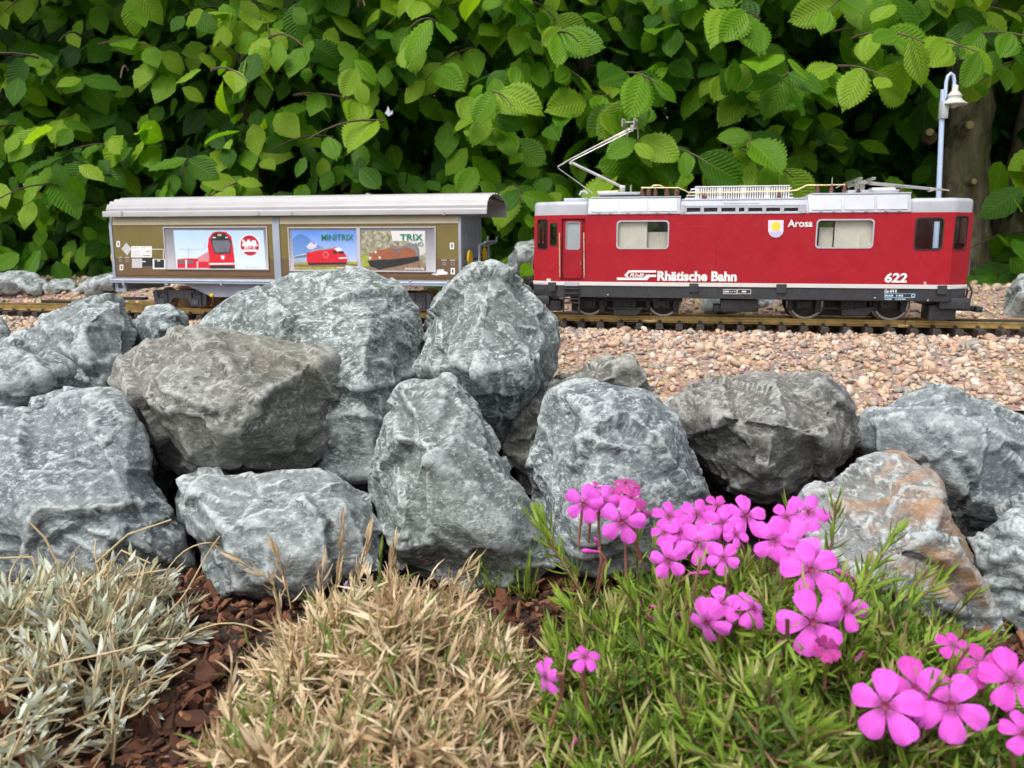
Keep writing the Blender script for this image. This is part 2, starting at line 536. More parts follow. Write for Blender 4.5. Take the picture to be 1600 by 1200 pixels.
# ================================================================== BOULDERS
def rock_mat(name, dark, lite, streak=(.54, .60, .60), amount=1.0, rust=0.0, brown=0.0):
    t = NT(name)
    v = t.coord(); oi = t.add('ShaderNodeObjectInfo')
    vs = t.add('ShaderNodeVectorMath', operation='ADD'); t.con(v, vs.inputs[0])
    mul = t.math('MULTIPLY', oi.outputs['Random'], 7.0); t.con(mul, vs.inputs[1]); v = vs.outputs[0]
    mp = t.add('ShaderNodeMapping'); mp.inputs['Scale'].default_value = (1.0, 1.0, 1.5); mp.inputs['Rotation'].default_value = (.4, .55, .2)
    t.con(v, mp.inputs['Vector']); vb = mp.outputs[0]
    n1 = t.noise(v, 14, 7, 0.62, 0.6)
    n2 = t.noise(vb, 48, 7, 0.68, 1.1)
    n3 = t.noise(v, 260, 5, 0.7)
    c = t.ramp(n1, [(0.33, dark), (0.5, tuple((a + b) / 2 for a, b in zip(dark, lite))), (0.68, lite)])
    c = t.mix(t.ramp(n3, [(.35, (0,) * 3), (.7, (.45,) * 3)]), c, tuple(x * .45 for x in dark))
    # pale bruised streaks along the cleavage, flecks, dark pits
    patch = t.ramp(t.noise(v, 9, 5, .65, .5), [(.40, (.10,) * 3), (.62, (1,) * 3)])
    mp2 = t.add('ShaderNodeMapping'); mp2.inputs['Scale'].default_value = (1.0, 1.0, 1.9); t.con(v, mp2.inputs['Vector'])
    cr = t.add('ShaderNodeCombineXYZ'); t.con(t.math('MULTIPLY', oi.outputs['Random'], 5.0), cr.inputs[0]); t.con(t.math('MULTIPLY', oi.outputs['Random'], 11.0), cr.inputs[1]); t.con(cr.outputs[0], mp2.inputs['Rotation'])
    st = t.noise(mp2.outputs[0], 64, 9, .76, .8)
    f1 = t.mix(1.0, t.ramp(st, [(.50, (0,) * 3), (.60, (.62 * amount,) * 3)]), patch, 'MULTIPLY')
    c = t.mix(f1, c, streak)
    sp = t.ramp(t.noise(mp2.outputs[0], 190, 5, .8, .2), [(.53, (0,) * 3), (.60, (.95 * amount,) * 3)])
    sp = t.mix(1.0, sp, t.mix(.75, (1, 1, 1), patch), 'MULTIPLY')
    c = t.mix(sp, c, tuple(min(1, x * 1.15) for x in streak))
    pit = t.ramp(t.noise(v, 120, 6, .8), [(.36, (.75,) * 3), (.47, (0,) * 3)])
    c = t.mix(pit, c, tuple(x * .35 for x in dark))
    # worn, paler arrises
    g = t.add('ShaderNodeNewGeometry')
    e = t.ramp(g.outputs['Pointiness'], [(.503, (0,) * 3), (.535, (.9,) * 3)])
    e = t.mix(1.0, e, t.ramp(n3, [(.35, (.2,) * 3), (.6, (1,) * 3)]), 'MULTIPLY')
    c = t.mix(e, c, streak)
    if brown:
        c = t.mix(t.ramp(t.noise(v, 11, 5, .6), [(.4, (0,) * 3), (.65, (brown,) * 3)]), c, (.20, .165, .12))
    if rust:
        fr = t.ramp(t.noise(v, 10, 6, .68, .8), [(.49, (0,) * 3), (.54, (.35 * rust,) * 3), (.62, (.85 * rust,) * 3)])
        rc = t.ramp(t.noise(v, 45, 5, .7), [(.3, (.26, .12, .055)), (.6, (.40, .22, .10)), (.8, (.36, .29, .18))])
        c = t.mix(fr, c, rc)
    h = t.math('ADD', t.math('MULTIPLY', st, 1.0), t.math('MULTIPLY', n3, .45))
    t.set(Base_Color=c, Roughness=0.72, Specular_IOR_Level=0.4)
    t.con(t.bump(h, 0.6, 0.0045), t.b.inputs['Normal'])
    return t.m
RK_BLUE = rock_mat('blue_grey_stone', (.085, .106, .122), (.225, .258, .275))
RK_GREEN = rock_mat('green_grey_stone', (.085, .110, .104), (.225, .268, .252))
RK_PALE = rock_mat('pale_grey_stone', (.115, .136, .145), (.265, .295, .302), amount=.8)
RK_BROWN = rock_mat('brown_grey_stone', (.088, .094, .084), (.225, .232, .208), streak=(.46, .48, .44), brown=.28)
RK_DARK = rock_mat('dark_brown_stone', (.070, .074, .072), (.190, .192, .182), streak=(.42, .43, .41), amount=.85, brown=.25)
RK_RUST = rock_mat('rusty_stone', (.13, .136, .138), (.30, .31, .305), rust=1.0, amount=.7)

def boulder(label, outline, Yc, thick, m, ridge=(), bulge=.35, voxel=.0027, seed=0, rough=1.0, chips=3, bed=(.3, .2, 1), mid=0.5):
    r = random.Random(seed); rsn = np.random.RandomState(seed + 11)
    cx = sum(p[0] for p in outline) / len(outline); cy = sum(p[1] for p in outline) / len(outline)
    outline = [(cx + (p[0] - cx) * 1.03, cy + (p[1] - cy) * 1.03, *p[2:]) for p in outline]
    cx = sum(p[0] for p in outline) / len(outline); cy = sum(p[1] for p in outline) / len(outline)
    pts = []
    for pi, p in enumerate(outline):
        dy = p[2] if len(p) > 2 else 0
        pts.append(P(p[0], p[1], Yc + dy))
        k = mid + r.uniform(-.1, .25)
        if not ridge and (pi + seed) % 2 == 0: pts.append(P(cx + (p[0] - cx) * k, cy + (p[1] - cy) * k, Yc + dy - thick * bulge * r.uniform(.4, .95)))
        pts.append(P(cx + (p[0] - cx) * .86, cy + (p[1] - cy) * .86, Yc + thick * .45))
        pts.append(P(cx + (p[0] - cx) * .5, cy + (p[1] - cy) * .5, Yc + thick * .75))
    for x, y, d in ridge: pts.append(P(x, y, Yc + d))
    cen = sum(pts, Vector()) / len(pts)
    zmin = min(p.z for p in pts)
    bm = bmesh.new()
    for p in pts: bm.verts.new(p - cen)
    res = bmesh.ops.convex_hull(bm, input=bm.verts)
    bmesh.ops.delete(bm, geom=[g for g in res['geom_interior'] if isinstance(g, bmesh.types.BMVert)], context='VERTS')
    bmesh.ops.delete(bm, geom=[v for v in bm.verts if not v.link_faces], context='VERTS')
    for k in range(chips):                                    # knock corners off the front
        vs = [v for v in bm.verts if v.co.y < thick * .15]
        if not vs: break
        q = r.choice(vs).co.copy(); nn = (q.normalized() + Vector([r.uniform(-.25, .25) for _ in range(3)])).normalized()
        q -= nn * r.uniform(.001, .004)
        out = bmesh.ops.bisect_plane(bm, geom=bm.verts[:] + bm.edges[:] + bm.faces[:], plane_co=q, plane_no=nn, clear_outer=True)
        es = [e for e in out['geom_cut'] if isinstance(e, bmesh.types.BMEdge)]
        if es: bmesh.ops.contextual_create(bm, geom=es)
    bmesh.ops.recalc_face_normals(bm, faces=bm.faces)
    me = bpy.data.meshes.new('boulder'); bm.to_mesh(me); bm.free()
    o = link('boulder', me)
    md = o.modifiers.new('r', 'REMESH'); md.mode = 'VOXEL'; md.voxel_size = voxel
    dg = bpy.context.evaluated_depsgraph_get()
    me2 = bpy.data.meshes.new_from_object(o.evaluated_get(dg))
    o.modifiers.clear(); o.data = me2; bpy.data.meshes.remove(me)
    n = len(me2.vertices); co = np.zeros(n * 3, np.float32); me2.vertices.foreach_get('co', co); co = co.reshape(-1, 3).astype(float)
    no = np.zeros(n * 3, np.float32); me2.vertices.foreach_get('normal', no); no = no.reshape(-1, 3)
    # smooth the normals a little so that ledges stay coherent
    s = rsn.rand(3) * 60
    B = Vector(bed).normalized(); b = np.array(B)
    along = co @ b
    q = co + (along[:, None] * b) * .5                        # bedding: compress detail along one direction
    wq = q + .007 * np.stack([fbm(q * 22 + s + 40 * k, 3) for k in range(3)], -1)
    def facets(nseed, amp, grad):
        ids = rsn.choice(n, nseed); sd = wq[ids]; a_ = rsn.normal(size=nseed) * amp; g_ = rsn.normal(size=(nseed, 3)) * grad
        best = np.empty(n, int)
        for c0 in range(0, n, 20000):
            w_ = wq[c0:c0 + 20000]
            best[c0:c0 + 20000] = ((w_ ** 2).sum(1)[:, None] - 2 * w_ @ sd.T + (sd ** 2).sum(1)[None]).argmin(1)
        return a_[best] + ((wq - sd[best]) * g_[best]).sum(1)
    ridge_ = 1 - np.abs(fbm(q * 16 + s + 7, 4)) * 2.0
    fine = fbm(q * 70 + s, 4, .6)
    d = rough * (np.clip(facets(22, .0013, .15), -.005, .005) + np.clip(facets(140, .0007, .13), -.0024, .0024) + .0009 * (ridge_ - .72) + .0009 * fine)
    co += no * d[:, None]
    me2.vertices.foreach_set('co', co.astype(np.float32).ravel())
    me2.polygons.foreach_set('use_smooth', np.ones(len(me2.polygons), bool))
    me2.update()
    me2.materials.clear(); me2.materials.append(m)
    o.location = cen
    tag(o, label, 'boulder', 'boulders of the dry stone edging')
    return o
D = -.045
boulder('broad humped grey green boulder with white bruised face, standing below the wagon posters', [(296, 512), (345, 476), (430, 441), (510, 426), (565, 431), (625, 454), (652, 482), (663, 530), (655, 592), (632, 645, D), (603, 700, D), (578, 760, D), (470, 760, D), (380, 640)],
        .70, .20, RK_GREEN, [(430, 490, -.05), (572, 498, -.075), (566, 610, -.085), (440, 560, -.07), (585, 740, -.08), (520, 735, -.08)], seed=1, bed=(.2, .3, 1))
boulder('brownish grey angular boulder resting on the block behind the straw coloured plant', [(170, 592), (190, 566), (298, 514), (350, 532), (430, 558), (515, 556), (526, 605), (512, 700), (482, 735), (380, 748, -.02), (300, 745, -.02), (255, 728), (232, 665), (200, 628)],
        .62, .15, RK_BROWN, [(225, 575, -.03), (250, 640, -.075), (395, 640, -.075), (330, 560, -.05), (430, 600, -.06), (300, 720, -.06)], seed=2, bed=(.5, .1, 1))
boulder('pointed grey boulder with white flecks in front of the gap between wagon and locomotive', [(646, 578), (660, 522), (690, 472), (728, 432), (765, 420), (792, 431), (832, 462), (868, 498), (879, 535), (874, 578), (852, 602), (812, 660), (788, 700), (740, 680), (690, 620), (652, 594)],
        .67, .17, RK_GREEN, [(760, 470, -.05), (690, 560, -.05), (840, 560, -.05), (745, 580, -.07), (780, 640, -.05)], seed=3, bed=(1, .2, .25))
boulder('tall narrow pale green boulder standing between the straw plant and the pink flowers', [(627, 603), (700, 592), (722, 612), (748, 655), (792, 722), (832, 792), (864, 832), (868, 885, D), (838, 915, D), (790, 940, D), (700, 915, D), (622, 890, D), (600, 810), (580, 742), (584, 692), (608, 662)],
        .555, .17, RK_GREEN, [(640, 640, -.03), (665, 720, -.065), (790, 760, -.04), (640, 810, -.07), (770, 840, -.07), (720, 900, -.075)], seed=4, bed=(.7, .2, .6))
boulder('low flat topped blue grey block directly behind the straw coloured plant', [(278, 752), (300, 741), (420, 728), (500, 724), (550, 745), (592, 778), (602, 845, -.02), (600, 900, D), (480, 925, D), (362, 948, D), (338, 932, D), (308, 872, -.02), (286, 800)],
        .53, .13, RK_PALE, [(300, 770, -.02), (350, 830, -.055), (540, 790, -.045), (470, 860, -.06), (450, 770, -.03), (365, 925, -.06)], seed=5, bed=(.2, .2, 1))
boulder('large blue grey slab behind the silvery plant', [(-70, 650), (-20, 640), (60, 626), (150, 614), (186, 625), (206, 672), (238, 742), (272, 832), (300, 900, D), (200, 930, D), (60, 930, D), (-70, 920, D)],
        .56, .16, RK_BLUE, [(20, 680, -.03), (140, 660, -.03), (210, 790, -.06), (60, 820, -.075), (-40, 780, -.06), (180, 880, -.075)], seed=6, bed=(.3, .3, 1))
boulder('broad pale boulder sloping up to a rounded peak beside the left rails', [(-10, 548), (28, 522), (90, 495), (135, 474), (168, 463), (190, 470), (203, 508), (206, 560), (186, 605), (130, 640, -.02), (30, 610, -.02)],
        .71, .15, RK_PALE, [(95, 520, -.03), (165, 555, -.06), (60, 560, -.05), (130, 600, -.07), (150, 500, -.03)], seed=7, bed=(.6, .1, 1))
boulder('wedge shaped pale boulder lying on top of the large blue grey slab', [(-70, 555), (-20, 540), (22, 528), (66, 560), (102, 578), (130, 585), (152, 615), (100, 640, -.01), (-10, 655, -.02), (-70, 660)],
        .615, .10, RK_PALE, [(20, 560, -.03), (70, 590, -.04), (-20, 600, -.04)], seed=8, bed=(.5, .1, 1))
boulder('small rounded stone wedged between two pale boulders beside the wagon bogie', [(203, 560), (205, 505), (222, 486), (240, 478), (264, 475), (284, 489), (297, 518), (290, 570), (230, 600)],
        .76, .09, RK_BLUE, [(250, 520, -.035)], seed=9, rough=.6, voxel=.0035)
boulder('grey boulder corner lowest on the gravel at the left rails', [(-90, 500), (-30, 492), (6, 500), (20, 530), (-10, 570), (-90, 580)], .76, .09, RK_GREEN, [], seed=10, rough=.7, voxel=.004)
boulder('small dark stone deep in the cleft behind the large slab', [(190, 640), (235, 640), (262, 690), (262, 770), (235, 790), (205, 740)], .67, .08, RK_BLUE, [(235, 700, -.03)], seed=12, rough=.7, voxel=.0035)
boulder('blue grey boulder with split scarred face behind the topmost pink flowers', [(820, 728), (834, 655), (858, 617), (900, 606), (958, 614), (986, 636), (1018, 622), (1052, 652), (1076, 720), (1100, 785), (1104, 850, D), (1000, 900, D), (890, 885, D), (848, 810)],
        .535, .15, RK_BLUE, [(870, 650, -.03), (880, 760, -.055), (930, 690, -.05), (1030, 690, -.045), (1000, 780, -.06), (1060, 800, -.045), (945, 625, -.02)], seed=13, bed=(.5, .2, .8))
boulder('green grey boulder leaning behind the scarred blue boulder at the gravel edge', [(782, 695), (808, 642), (850, 602), (900, 578), (950, 559), (984, 562), (1006, 592), (1024, 630), (960, 680), (870, 740), (832, 790), (800, 760)],
        .665, .11, RK_BROWN, [(900, 600, -.03), (830, 680, -.03), (960, 590, -.02)], seed=14, bed=(.4, .2, 1))
boulder('small flat stone peeping out at the gravel edge beside the dark boulder', [(1025, 645), (1055, 617), (1100, 604), (1120, 640), (1080, 690), (1035, 690)], .64, .07, RK_GREEN, [], seed=15, rough=.6, voxel=.0035)
boulder('dark brown grey boulder perched above the pink flowers and the rusty stone', [(1054, 652), (1078, 618), (1110, 600), (1190, 588), (1290, 592), (1346, 620), (1359, 652), (1342, 692), (1302, 738), (1262, 776, -.02), (1200, 784, -.025), (1132, 768, -.02), (1092, 722), (1062, 684)],
        .59, .15, RK_DARK, [(1115, 650, -.04), (1210, 660, -.075), (1200, 740, -.065), (1290, 680, -.06), (1160, 610, -.02)], seed=16, bed=(.3, .3, 1))
boulder('wide blue grey boulder with black hollow below the gravel and behind the rusty stone', [(1340, 690), (1360, 636), (1400, 622), (1475, 616), (1540, 640), (1620, 656), (1690, 680), (1690, 820), (1600, 850, -.02), (1540, 850, -.02), (1490, 840), (1440, 760)],
        .60, .15, RK_BLUE, [(1480, 660, -.04), (1580, 680, -.04), (1500, 740, -.05), (1560, 780, -.065), (1420, 670, -.03)], seed=17, bed=(.4, .2, 1))
boulder('rust stained boulder with orange patches behind the pink flowers', [(1240, 830), (1268, 772), (1320, 722), (1390, 698), (1410, 703), (1456, 740), (1482, 792), (1512, 872), (1552, 978, D), (1542, 1008, D), (1400, 1010, D), (1270, 980, D)],
        .495, .13, RK_RUST, [(1395, 720, -.02), (1300, 800, -.03), (1450, 800, -.045), (1410, 850, -.055), (1330, 900, -.06), (1490, 930, -.06)], seed=18, bed=(.3, .3, 1))
boulder('light blue grey stone at the outer end of the edging beside the rusty stone', [(1516, 836), (1540, 806), (1620, 784), (1700, 790), (1700, 990, D), (1640, 1010, D), (1598, 992, D), (1552, 960, D), (1530, 892)],
        .475, .11, RK_PALE, [(1580, 840, -.03), (1600, 930, -.04)], seed=19, bed=(.3, .6, 1))
boulder('dark stone hidden in the cleft under the perched dark boulder', [(1060, 700), (1120, 690), (1260, 720), (1290, 800), (1240, 850), (1100, 840)], .68, .10, RK_DARK, [], seed=20, rough=.7, voxel=.004)
# stones edging the far side of the track bed
for lab, ol, Y, m, sd in (
    ('low grey stone under the hedge beyond the left rails', [(-60, 440), (-30, 426), (20, 423), (52, 428), (75, 442), (70, 462), (-60, 465)], 1.50, RK_PALE, 31),
    ('flat pale stone half buried behind the gravel beside the wagon end', [(58, 450), (85, 438), (115, 436), (120, 455), (70, 462)], 1.49, RK_PALE, 32),
    ('pale stone behind the wagon end with the yellow handwheel', [(112, 452), (140, 436), (190, 422), (230, 425), (240, 458), (120, 462)], 1.49, RK_PALE, 33),
    ('grey stone behind the coupling between wagon and locomotive', [(784, 440), (796, 398), (812, 380), (838, 376), (870, 400), (880, 445)], 1.36, RK_BLUE, 34),
    ('grey stone beyond the track behind the locomotive nose', [(1572, 500), (1578, 455), (1594, 428), (1640, 420), (1700, 440), (1700, 505)], 1.16, RK_BLUE, 35),
    ('pale stone showing beneath the locomotive between its bogies', [(1070, 500), (1080, 468), (1130, 455), (1190, 462), (1240, 470), (1230, 500)], 1.26, RK_PALE, 36)):
    boulder(lab, ol, Y, .13, m, [], seed=sd, voxel=.0055, rough=.8, chips=4)

# the edging runs on to both sides of the photographed stretch
bl = [o for o in bpy.data.objects if o.name.startswith('boulder')]
more_labels = ('slab like grey boulder next along the edging from the slab behind the silvery plant', 'humped grey green boulder behind the slab that continues the edging past the silvery plant',
               'tall grey green boulder ending the edging on the silvery plant side', 'wide grey boulder next along the edging from the light end stone',
               'scarred blue grey boulder behind the wide one past the light end stone', 'low grey block ending the edging on the rusty stone side')
for bi, (src, x, y, z, rz) in enumerate(((5, -.62, .585, -.055, 2.6), (0, -.66, .75, -.03, 2.2), (3, -.88, .60, -.05, 1.9), (15, .50, .50, -.07, 2.8), (11, .58, .65, -.05, 2.0), (4, .74, .55, -.07, 2.9))):
    o = bl[src].copy(); C.objects.link(o); o.location = (x, y, z); o.rotation_euler = (0, 0, rz)
    o['label'] = more_labels[bi]; o['group'] = 'boulders beyond the planted stretch'
# ================================================================== TRACK
BRASS = paint('weathered_brass', (.46, .33, .13), .42, .85, .25, 90, .15, .25)
SLEEPER = paint('dark_brown_plastic', (.045, .034, .030), .6, 0, .3, 120, .2, .35)
BLACKPL = paint('black_plastic', (.014, .014, .015), .5, 0, .3, 90, .1, .12)
def rail_profile(v, top=0.0):
    h = .0083; a = .0011; b = .0032; m = .0007
    return [(v - b, top - h), (v + b, top - h), (v + b, top - h + .0013), (v + m, top - h + .0022), (v + m, top - .0024), (v + a + .0004, top - .0018), (v + a + .0004, top), (v - a - .0004, top), (v - a - .0004, top - .0018), (v - m, top - .0024), (v - m, top - h + .0022), (v - b, top - h + .0013)]
track = empty('railway_track', F0, -ANG)
tag(track, 'brass railed garden railway track with brown sleepers', 'track')
RV = (CEN - .0235, CEN + .0235)
joints = [uw(-330, 480, RV[0])[0], uw(157, 480, RV[0])[0], uw(650, 490, RV[0])[0], uw(1015, 500, RV[0])[0], uw(1414, 505, RV[0])[0], 1.05]
for v in RV:
    for k in range(5):
        g = .0006
        MB().xprism(rail_profile(v), joints[k] + g, joints[k + 1] - g).build('rail', BRASS, track)
    for j in joints[1:-1]:
        MB().box(j - .0095, j + .0095, v - .0042, v + .0042, -.0092, -.0055).build('rail_joiner', paint('bright_brass', (.62, .45, .20), .35, .9, .15, 90), track, bevel=.0004)
# sleepers, with chairs gripping the rail foot
mb = MB()
mb.prism([(-.0052, -.0165), (.0052, -.0165), (.0044, -.0085), (-.0044, -.0085)], CEN - .046, CEN + .046)
sl = mb.mesh('sleeper', .0006, 1)
mb = MB().box(-.0030, .0030, -.0050, .0050, -.0090, -.0080)
for q in (-1, 1):
    mb.box(-.0026, .0026, q * .0037 - .0011, q * .0037 + .0011, -.0086, -.0060); mb.box(-.0013, .0013, q * .0037 - .0007, q * .0037 + .0007, -.0064, -.0048)
ch = mb.mesh('rail_chair')
u = joints[0] + .012; rnd = random.Random(4)
k = 0
while u < joints[-1]:
    o = link('sleeper', sl, SLEEPER, track); o.location = (u + rnd.uniform(-.0008, .0008), rnd.uniform(-.001, .001), 0)
    for v in RV: c = link('rail_chair', ch, SLEEPER, o); c.location = (0, v, 0)
    u += .0268; k += 1
# the turnout's diverging rails and blade cover beyond the wagon, to the left
div = [(-.95, .19), (-.80, .150), (-.66, .112), (-.54, .088)]
def div_rail(off, name, m, w=.0013, top=-.0004, h=.008):
    mb = MB()
    pts = [(a, b + off) for a, b in div]
    poly = [(a, b - w) for a, b in pts] + [(a, b + w) for a, b in reversed(pts)]
    mb.vprism(poly, top - h, top); return mb.build(name, m, track)
div_rail(0, 'diverging_rail', BRASS); div_rail(.047, 'diverging_rail', BRASS)
div_rail(-.012, 'check_rail', BLACKPL, .003, -.002)
mb = MB(); mb.box(uw(1500, 500, .03)[0], 1.0, CEN + .006, CEN + .016, -.0085, -.0005); mb.build('guard_strip', BLACKPL, track, bevel=.0008)
# ================================================================== LOCOMOTIVE
RED = paint('red_paint', (.345, .008, .018), .38, 0, .07, 25, .05, .06, .35)
REDD = paint('red_door_paint', (.30, .007, .015), .4, 0, .08, 40, .05, .06, .35)
SILVER = paint('silver_roof_paint', (.43, .45, .50), .42, 0.1, .08, 40, .08, .22)
WHITE = paint('white_print', (.78, .78, .78), .5, 0, .05, 80)
CHAR = paint('charcoal_frame', (.030, .033, .038), .5, 0, .2, 60, .1, .16)
BLK = paint('black_undercarriage', (.016, .016, .017), .55, 0, .3, 90, .2, .3)
STEEL = paint('bright_steel', (.40, .39, .37), .35, .9, .12, 80, 0, .12)
PANTO = paint('nickel_tube', (.52, .51, .48), .34, .85, .15, 60, 0, .15)
INSUL = paint('brown_insulator', (.16, .07, .065), .35, 0, .2, 80)
BUSBAR = paint('brass_wire', (.72, .56, .30), .3, .7, .15, 80)
CREAM = paint('cream_interior', (.74, .68, .57), .6, 0, .08, 40)
RUBBER = paint('black_rubber_seal', (.02, .02, .02), .5, 0, .2, 60)
t = NT('window_glass')
tr = t.add('ShaderNodeBsdfTransparent'); gl = t.add('ShaderNodeBsdfGlossy'); mx = t.add('ShaderNodeMixShader')
gl.inputs['Roughness'].default_value = .05; tr.inputs['Color'].default_value = (.93, .95, .95, 1)
lw = t.add('ShaderNodeLayerWeight'); lw.inputs[0].default_value = .5
f2 = t.math('ADD', t.math('MULTIPLY', t.math('POWER', lw.outputs['Facing'], 3.0), .35), t.math('MULTIPLY', t.noise(t.coord(), 120, 4), .10))
t.con(f2, mx.inputs[0]); t.con(tr.outputs[0], mx.inputs[1]); t.con(gl.outputs[0], mx.inputs[2]); t.con(mx.outputs[0], t.out.inputs['Surface'])
GLASS = t.m

def q1(x, y): return (820 + x * .225, 260 + y * .225)
def q2(x, y): return (1160 + x * .2375, 260 + y * .2375)
loco = empty('locomotive', F0, -ANG)
tag(loco, 'red model electric locomotive with white roof and raised pantograph', 'locomotive')
W = 2 * CEN
wt = uw(1160, 333.8)[1]; ws1 = uw(1160, 443.2)[1]; ws0 = uw(1160, 448.6)[1]; wf = uw(1160, 467.5)[1]
uA = uw(873, 400)[0]; uB = uw(1487, 400)[0]; CH = .019
uL = uw(834.5, 400, CH)[0]; uR = uw(1514.5, 400, CH)[0]
T = .0016
def inner(px, py, pl): return pl.px(px, py)
# the two bevelled cab corners
def corner(u0, v0, u1, v1):
    A = Vector((u1 - u0, v1 - v0, 0)).normalized(); N = Vector((A.y, -A.x, 0))
    return Plane((u0, v0, 0), A, (0, 0, 1), N)
CL = corner(uL, CH, uA, 0); CR = corner(uB, 0, uR, CH)
def poly_px(pl, pts): return [pl.px(*p) for p in pts]
def rr_px(pl, x0, y0, x1, y1, r): return rrect(*pl.rect(x0, y0, x1, y1), r)
w1 = rr_px(SIDE, 965, 346, 1043.5, 387.5, .0045)
w2 = rr_px(SIDE, 1276.5, 344, 1363.5, 386.5, .0045)
w3 = rrect(*SIDE.rect(1430.5, 341, 1472.5, 389.5), .005)
door_hole = list(SIDE.rect(877, 341.5, 914, 438))
dh = [(door_hole[0], door_hole[1]), (door_hole[2], door_hole[1]), (door_hole[2], door_hole[3]), (door_hole[0], door_hole[3])]
plate('side_wall', SIDE, [(uA, ws1), (uB, ws1), (uB, wt), (uA, wt)], [w1, w2, w3, dh], -T, 0, RED, loco)
ll = (Vector((uA, 0, 0)) - Vector((uL, CH, 0))).length; lr = (Vector((uR, CH, 0)) - Vector((uB, 0, 0))).length
cw1 = rr_px(CL, 840.5, 343, 855, 388.5, .003); cw2 = rr_px(CL, 860, 349, 870, 383.5, .0028)
cw3 = rr_px(CR, 1491.5, 338, 1510.5, 389, .0035)
plate('cab_corner', CL, [(0, ws1), (ll, ws1), (ll, wt), (0, wt)], [cw1, cw2], -T, 0, RED, loco)
plate('cab_corner', CR, [(0, ws1), (lr, ws1), (lr, wt), (0, wt)], [cw3], -T, 0, RED, loco)
FAR = vplane(W)
mir = lambda h: [(a, b) for a, b in h]
plate('side_wall', FAR, [(uA, ws1), (uB, ws1), (uB, wt), (uA, wt)], [w1, w2, w3], 0, T, RED, loco)
CLf = corner(uA, W, uL, W - CH); CRf = corner(uR, W - CH, uB, W)
plate('cab_corner', CLf, [(0, ws1), (ll, ws1), (ll, wt), (0, wt)], [[(ll * .3, cw1[15][1]), (ll * .85, cw1[15][1]), (ll * .85, cw1[0][1]), (ll * .3, cw1[0][1])]], -T, 0, RED, loco)
plate('cab_corner', CRf, [(0, ws1), (lr, ws1), (lr, wt), (0, wt)], [[(lr * .1, cw3[15][1]), (lr * .7, cw3[15][1]), (lr * .7, cw3[0][1]), (lr * .1, cw3[0][1])]], -T, 0, RED, loco)
for uu, s in ((uL, -1), (uR, 1)):
    e = Plane((uu, CH if s > 0 else W - CH, 0), (0, s, 0), (0, 0, 1), (s, 0, 0)); ew = W - 2 * CH
    plate('cab_front', e, [(0, ws1), (ew, ws1), (ew, wt), (0, wt)], [rrect(.006, ws1 + .052, ew / 2 - .003, wt - .006, .004), rrect(ew / 2 + .003, ws1 + .052, ew - .006, wt - .006, .004)], -T, 0, RED, loco)
    plate('windscreen', e, [(.003, ws1 + .05), (ew - .003, ws1 + .05), (ew - .003, wt - .004), (.003, wt - .004)], [], -T - .0012, -T - .0004, GLASS, loco)
    for q in (.016, ew - .016):                      # round headlamps in red housings
        c = e.to3(q, ws1 + .023, -.004)
        h = MB().lathe(c, e.N, [(.0085, 0), (.0085, .006), (.0065, .0085)], 20).build('headlight', RED, loco, smooth=True)
        MB().lathe(e.to3(q, ws1 + .023, .0035), e.N, [(.0058, 0), (.0052, .0014), (.003, .002)], 18).build('lens', paint('lamp_lens', (.75, .74, .70), .15, 0, .05, 50), h, smooth=True)
        h = MB().lathe(e.to3(q, ws1 + .037, -.004), e.N, [(.0055, 0), (.005, .0058), (.004, .0066)], 16).build('headlight', RED, loco, smooth=True)
# interior, seen through the big windows
mb = MB(); mb.box(uL + .02, uR - .02, .006, W - .006, ws1 - .004, ws1 + .004); mb.build('floor', CREAM, loco)
u1, u2 = uw(955, 370, .03)[0], uw(1012, 370, .03)[0]; u3, u4 = uw(1298, 370, .03)[0], uw(1378, 370, .03)[0]
mb = MB()
mb.box(u1, u2, .0042, .0062, ws1, wt - .002); mb.box(u2, u2 + .03, .010, .012, ws1, ws1 + .067)
mb.box(u1 - .02, u1, .004, W - .004, ws1, wt - .002)
mb.box(u3 - .018, u3 - .001, .010, .012, ws1, ws1 + .072); mb.box(u3, u4, .0055, .0075, ws1, wt - .002)
mb.box(u4, u4 + .004, .004, W - .004, ws1, wt - .002)
for k in range(9): mb.box(u2 + .004 + k * .0025, u2 + .0052 + k * .0025, .0092, .010, ws1 + .044, ws1 + .064)
for k in range(3): mb.box(u1 + .012 + k * .013, u1 + .0125 + k * .013, .0038, .0042, ws1 + .004, wt - .006)
mb.box(u3 + .030, u3 + .0315, .0035, .0055, ws1, ws1 + .060); mb.lathe((u3 + .048, .0055, ws1 + .047), (0, -1, 0), [(.007, 0), (.007, .0012), (.003, .0016)], 16)
mb.build('interior_partition', CREAM, loco, bevel=.0003, seg=1)
# glazing and frames
def window(pl, hole, grow, fm, name='window_frame', tk=.0007):
    cx = sum(p[0] for p in hole) / len(hole); cz = sum(p[1] for p in hole) / len(hole)
    hw = max(abs(p[0] - cx) for p in hole); hh = max(abs(p[1] - cz) for p in hole)
    out = [(cx + (a - cx) * (1 + grow / hw), cz + (b - cz) * (1 + grow / hh)) for a, b in hole]
    inn = [(cx + (a - cx) * (1 - .0003 / hw), cz + (b - cz) * (1 - .0003 / hh)) for a, b in hole]
    f = plate(name, pl, out, [inn], -.0008, tk, fm, loco)
    plate('pane', pl, [(cx + (a - cx) * 1.01, cz + (b - cz) * 1.01) for a, b in hole], [], -.0024, -.0018, GLASS, f)
window(SIDE, w1, .0014, SILVER); window(SIDE, w2, .0014, SILVER); window(SIDE, w3, .0012, RUBBER)
window(CL, cw1, .0008, RUBBER); window(CL, cw2, .0008, RUBBER); window(CR, cw3, .0009, RUBBER)
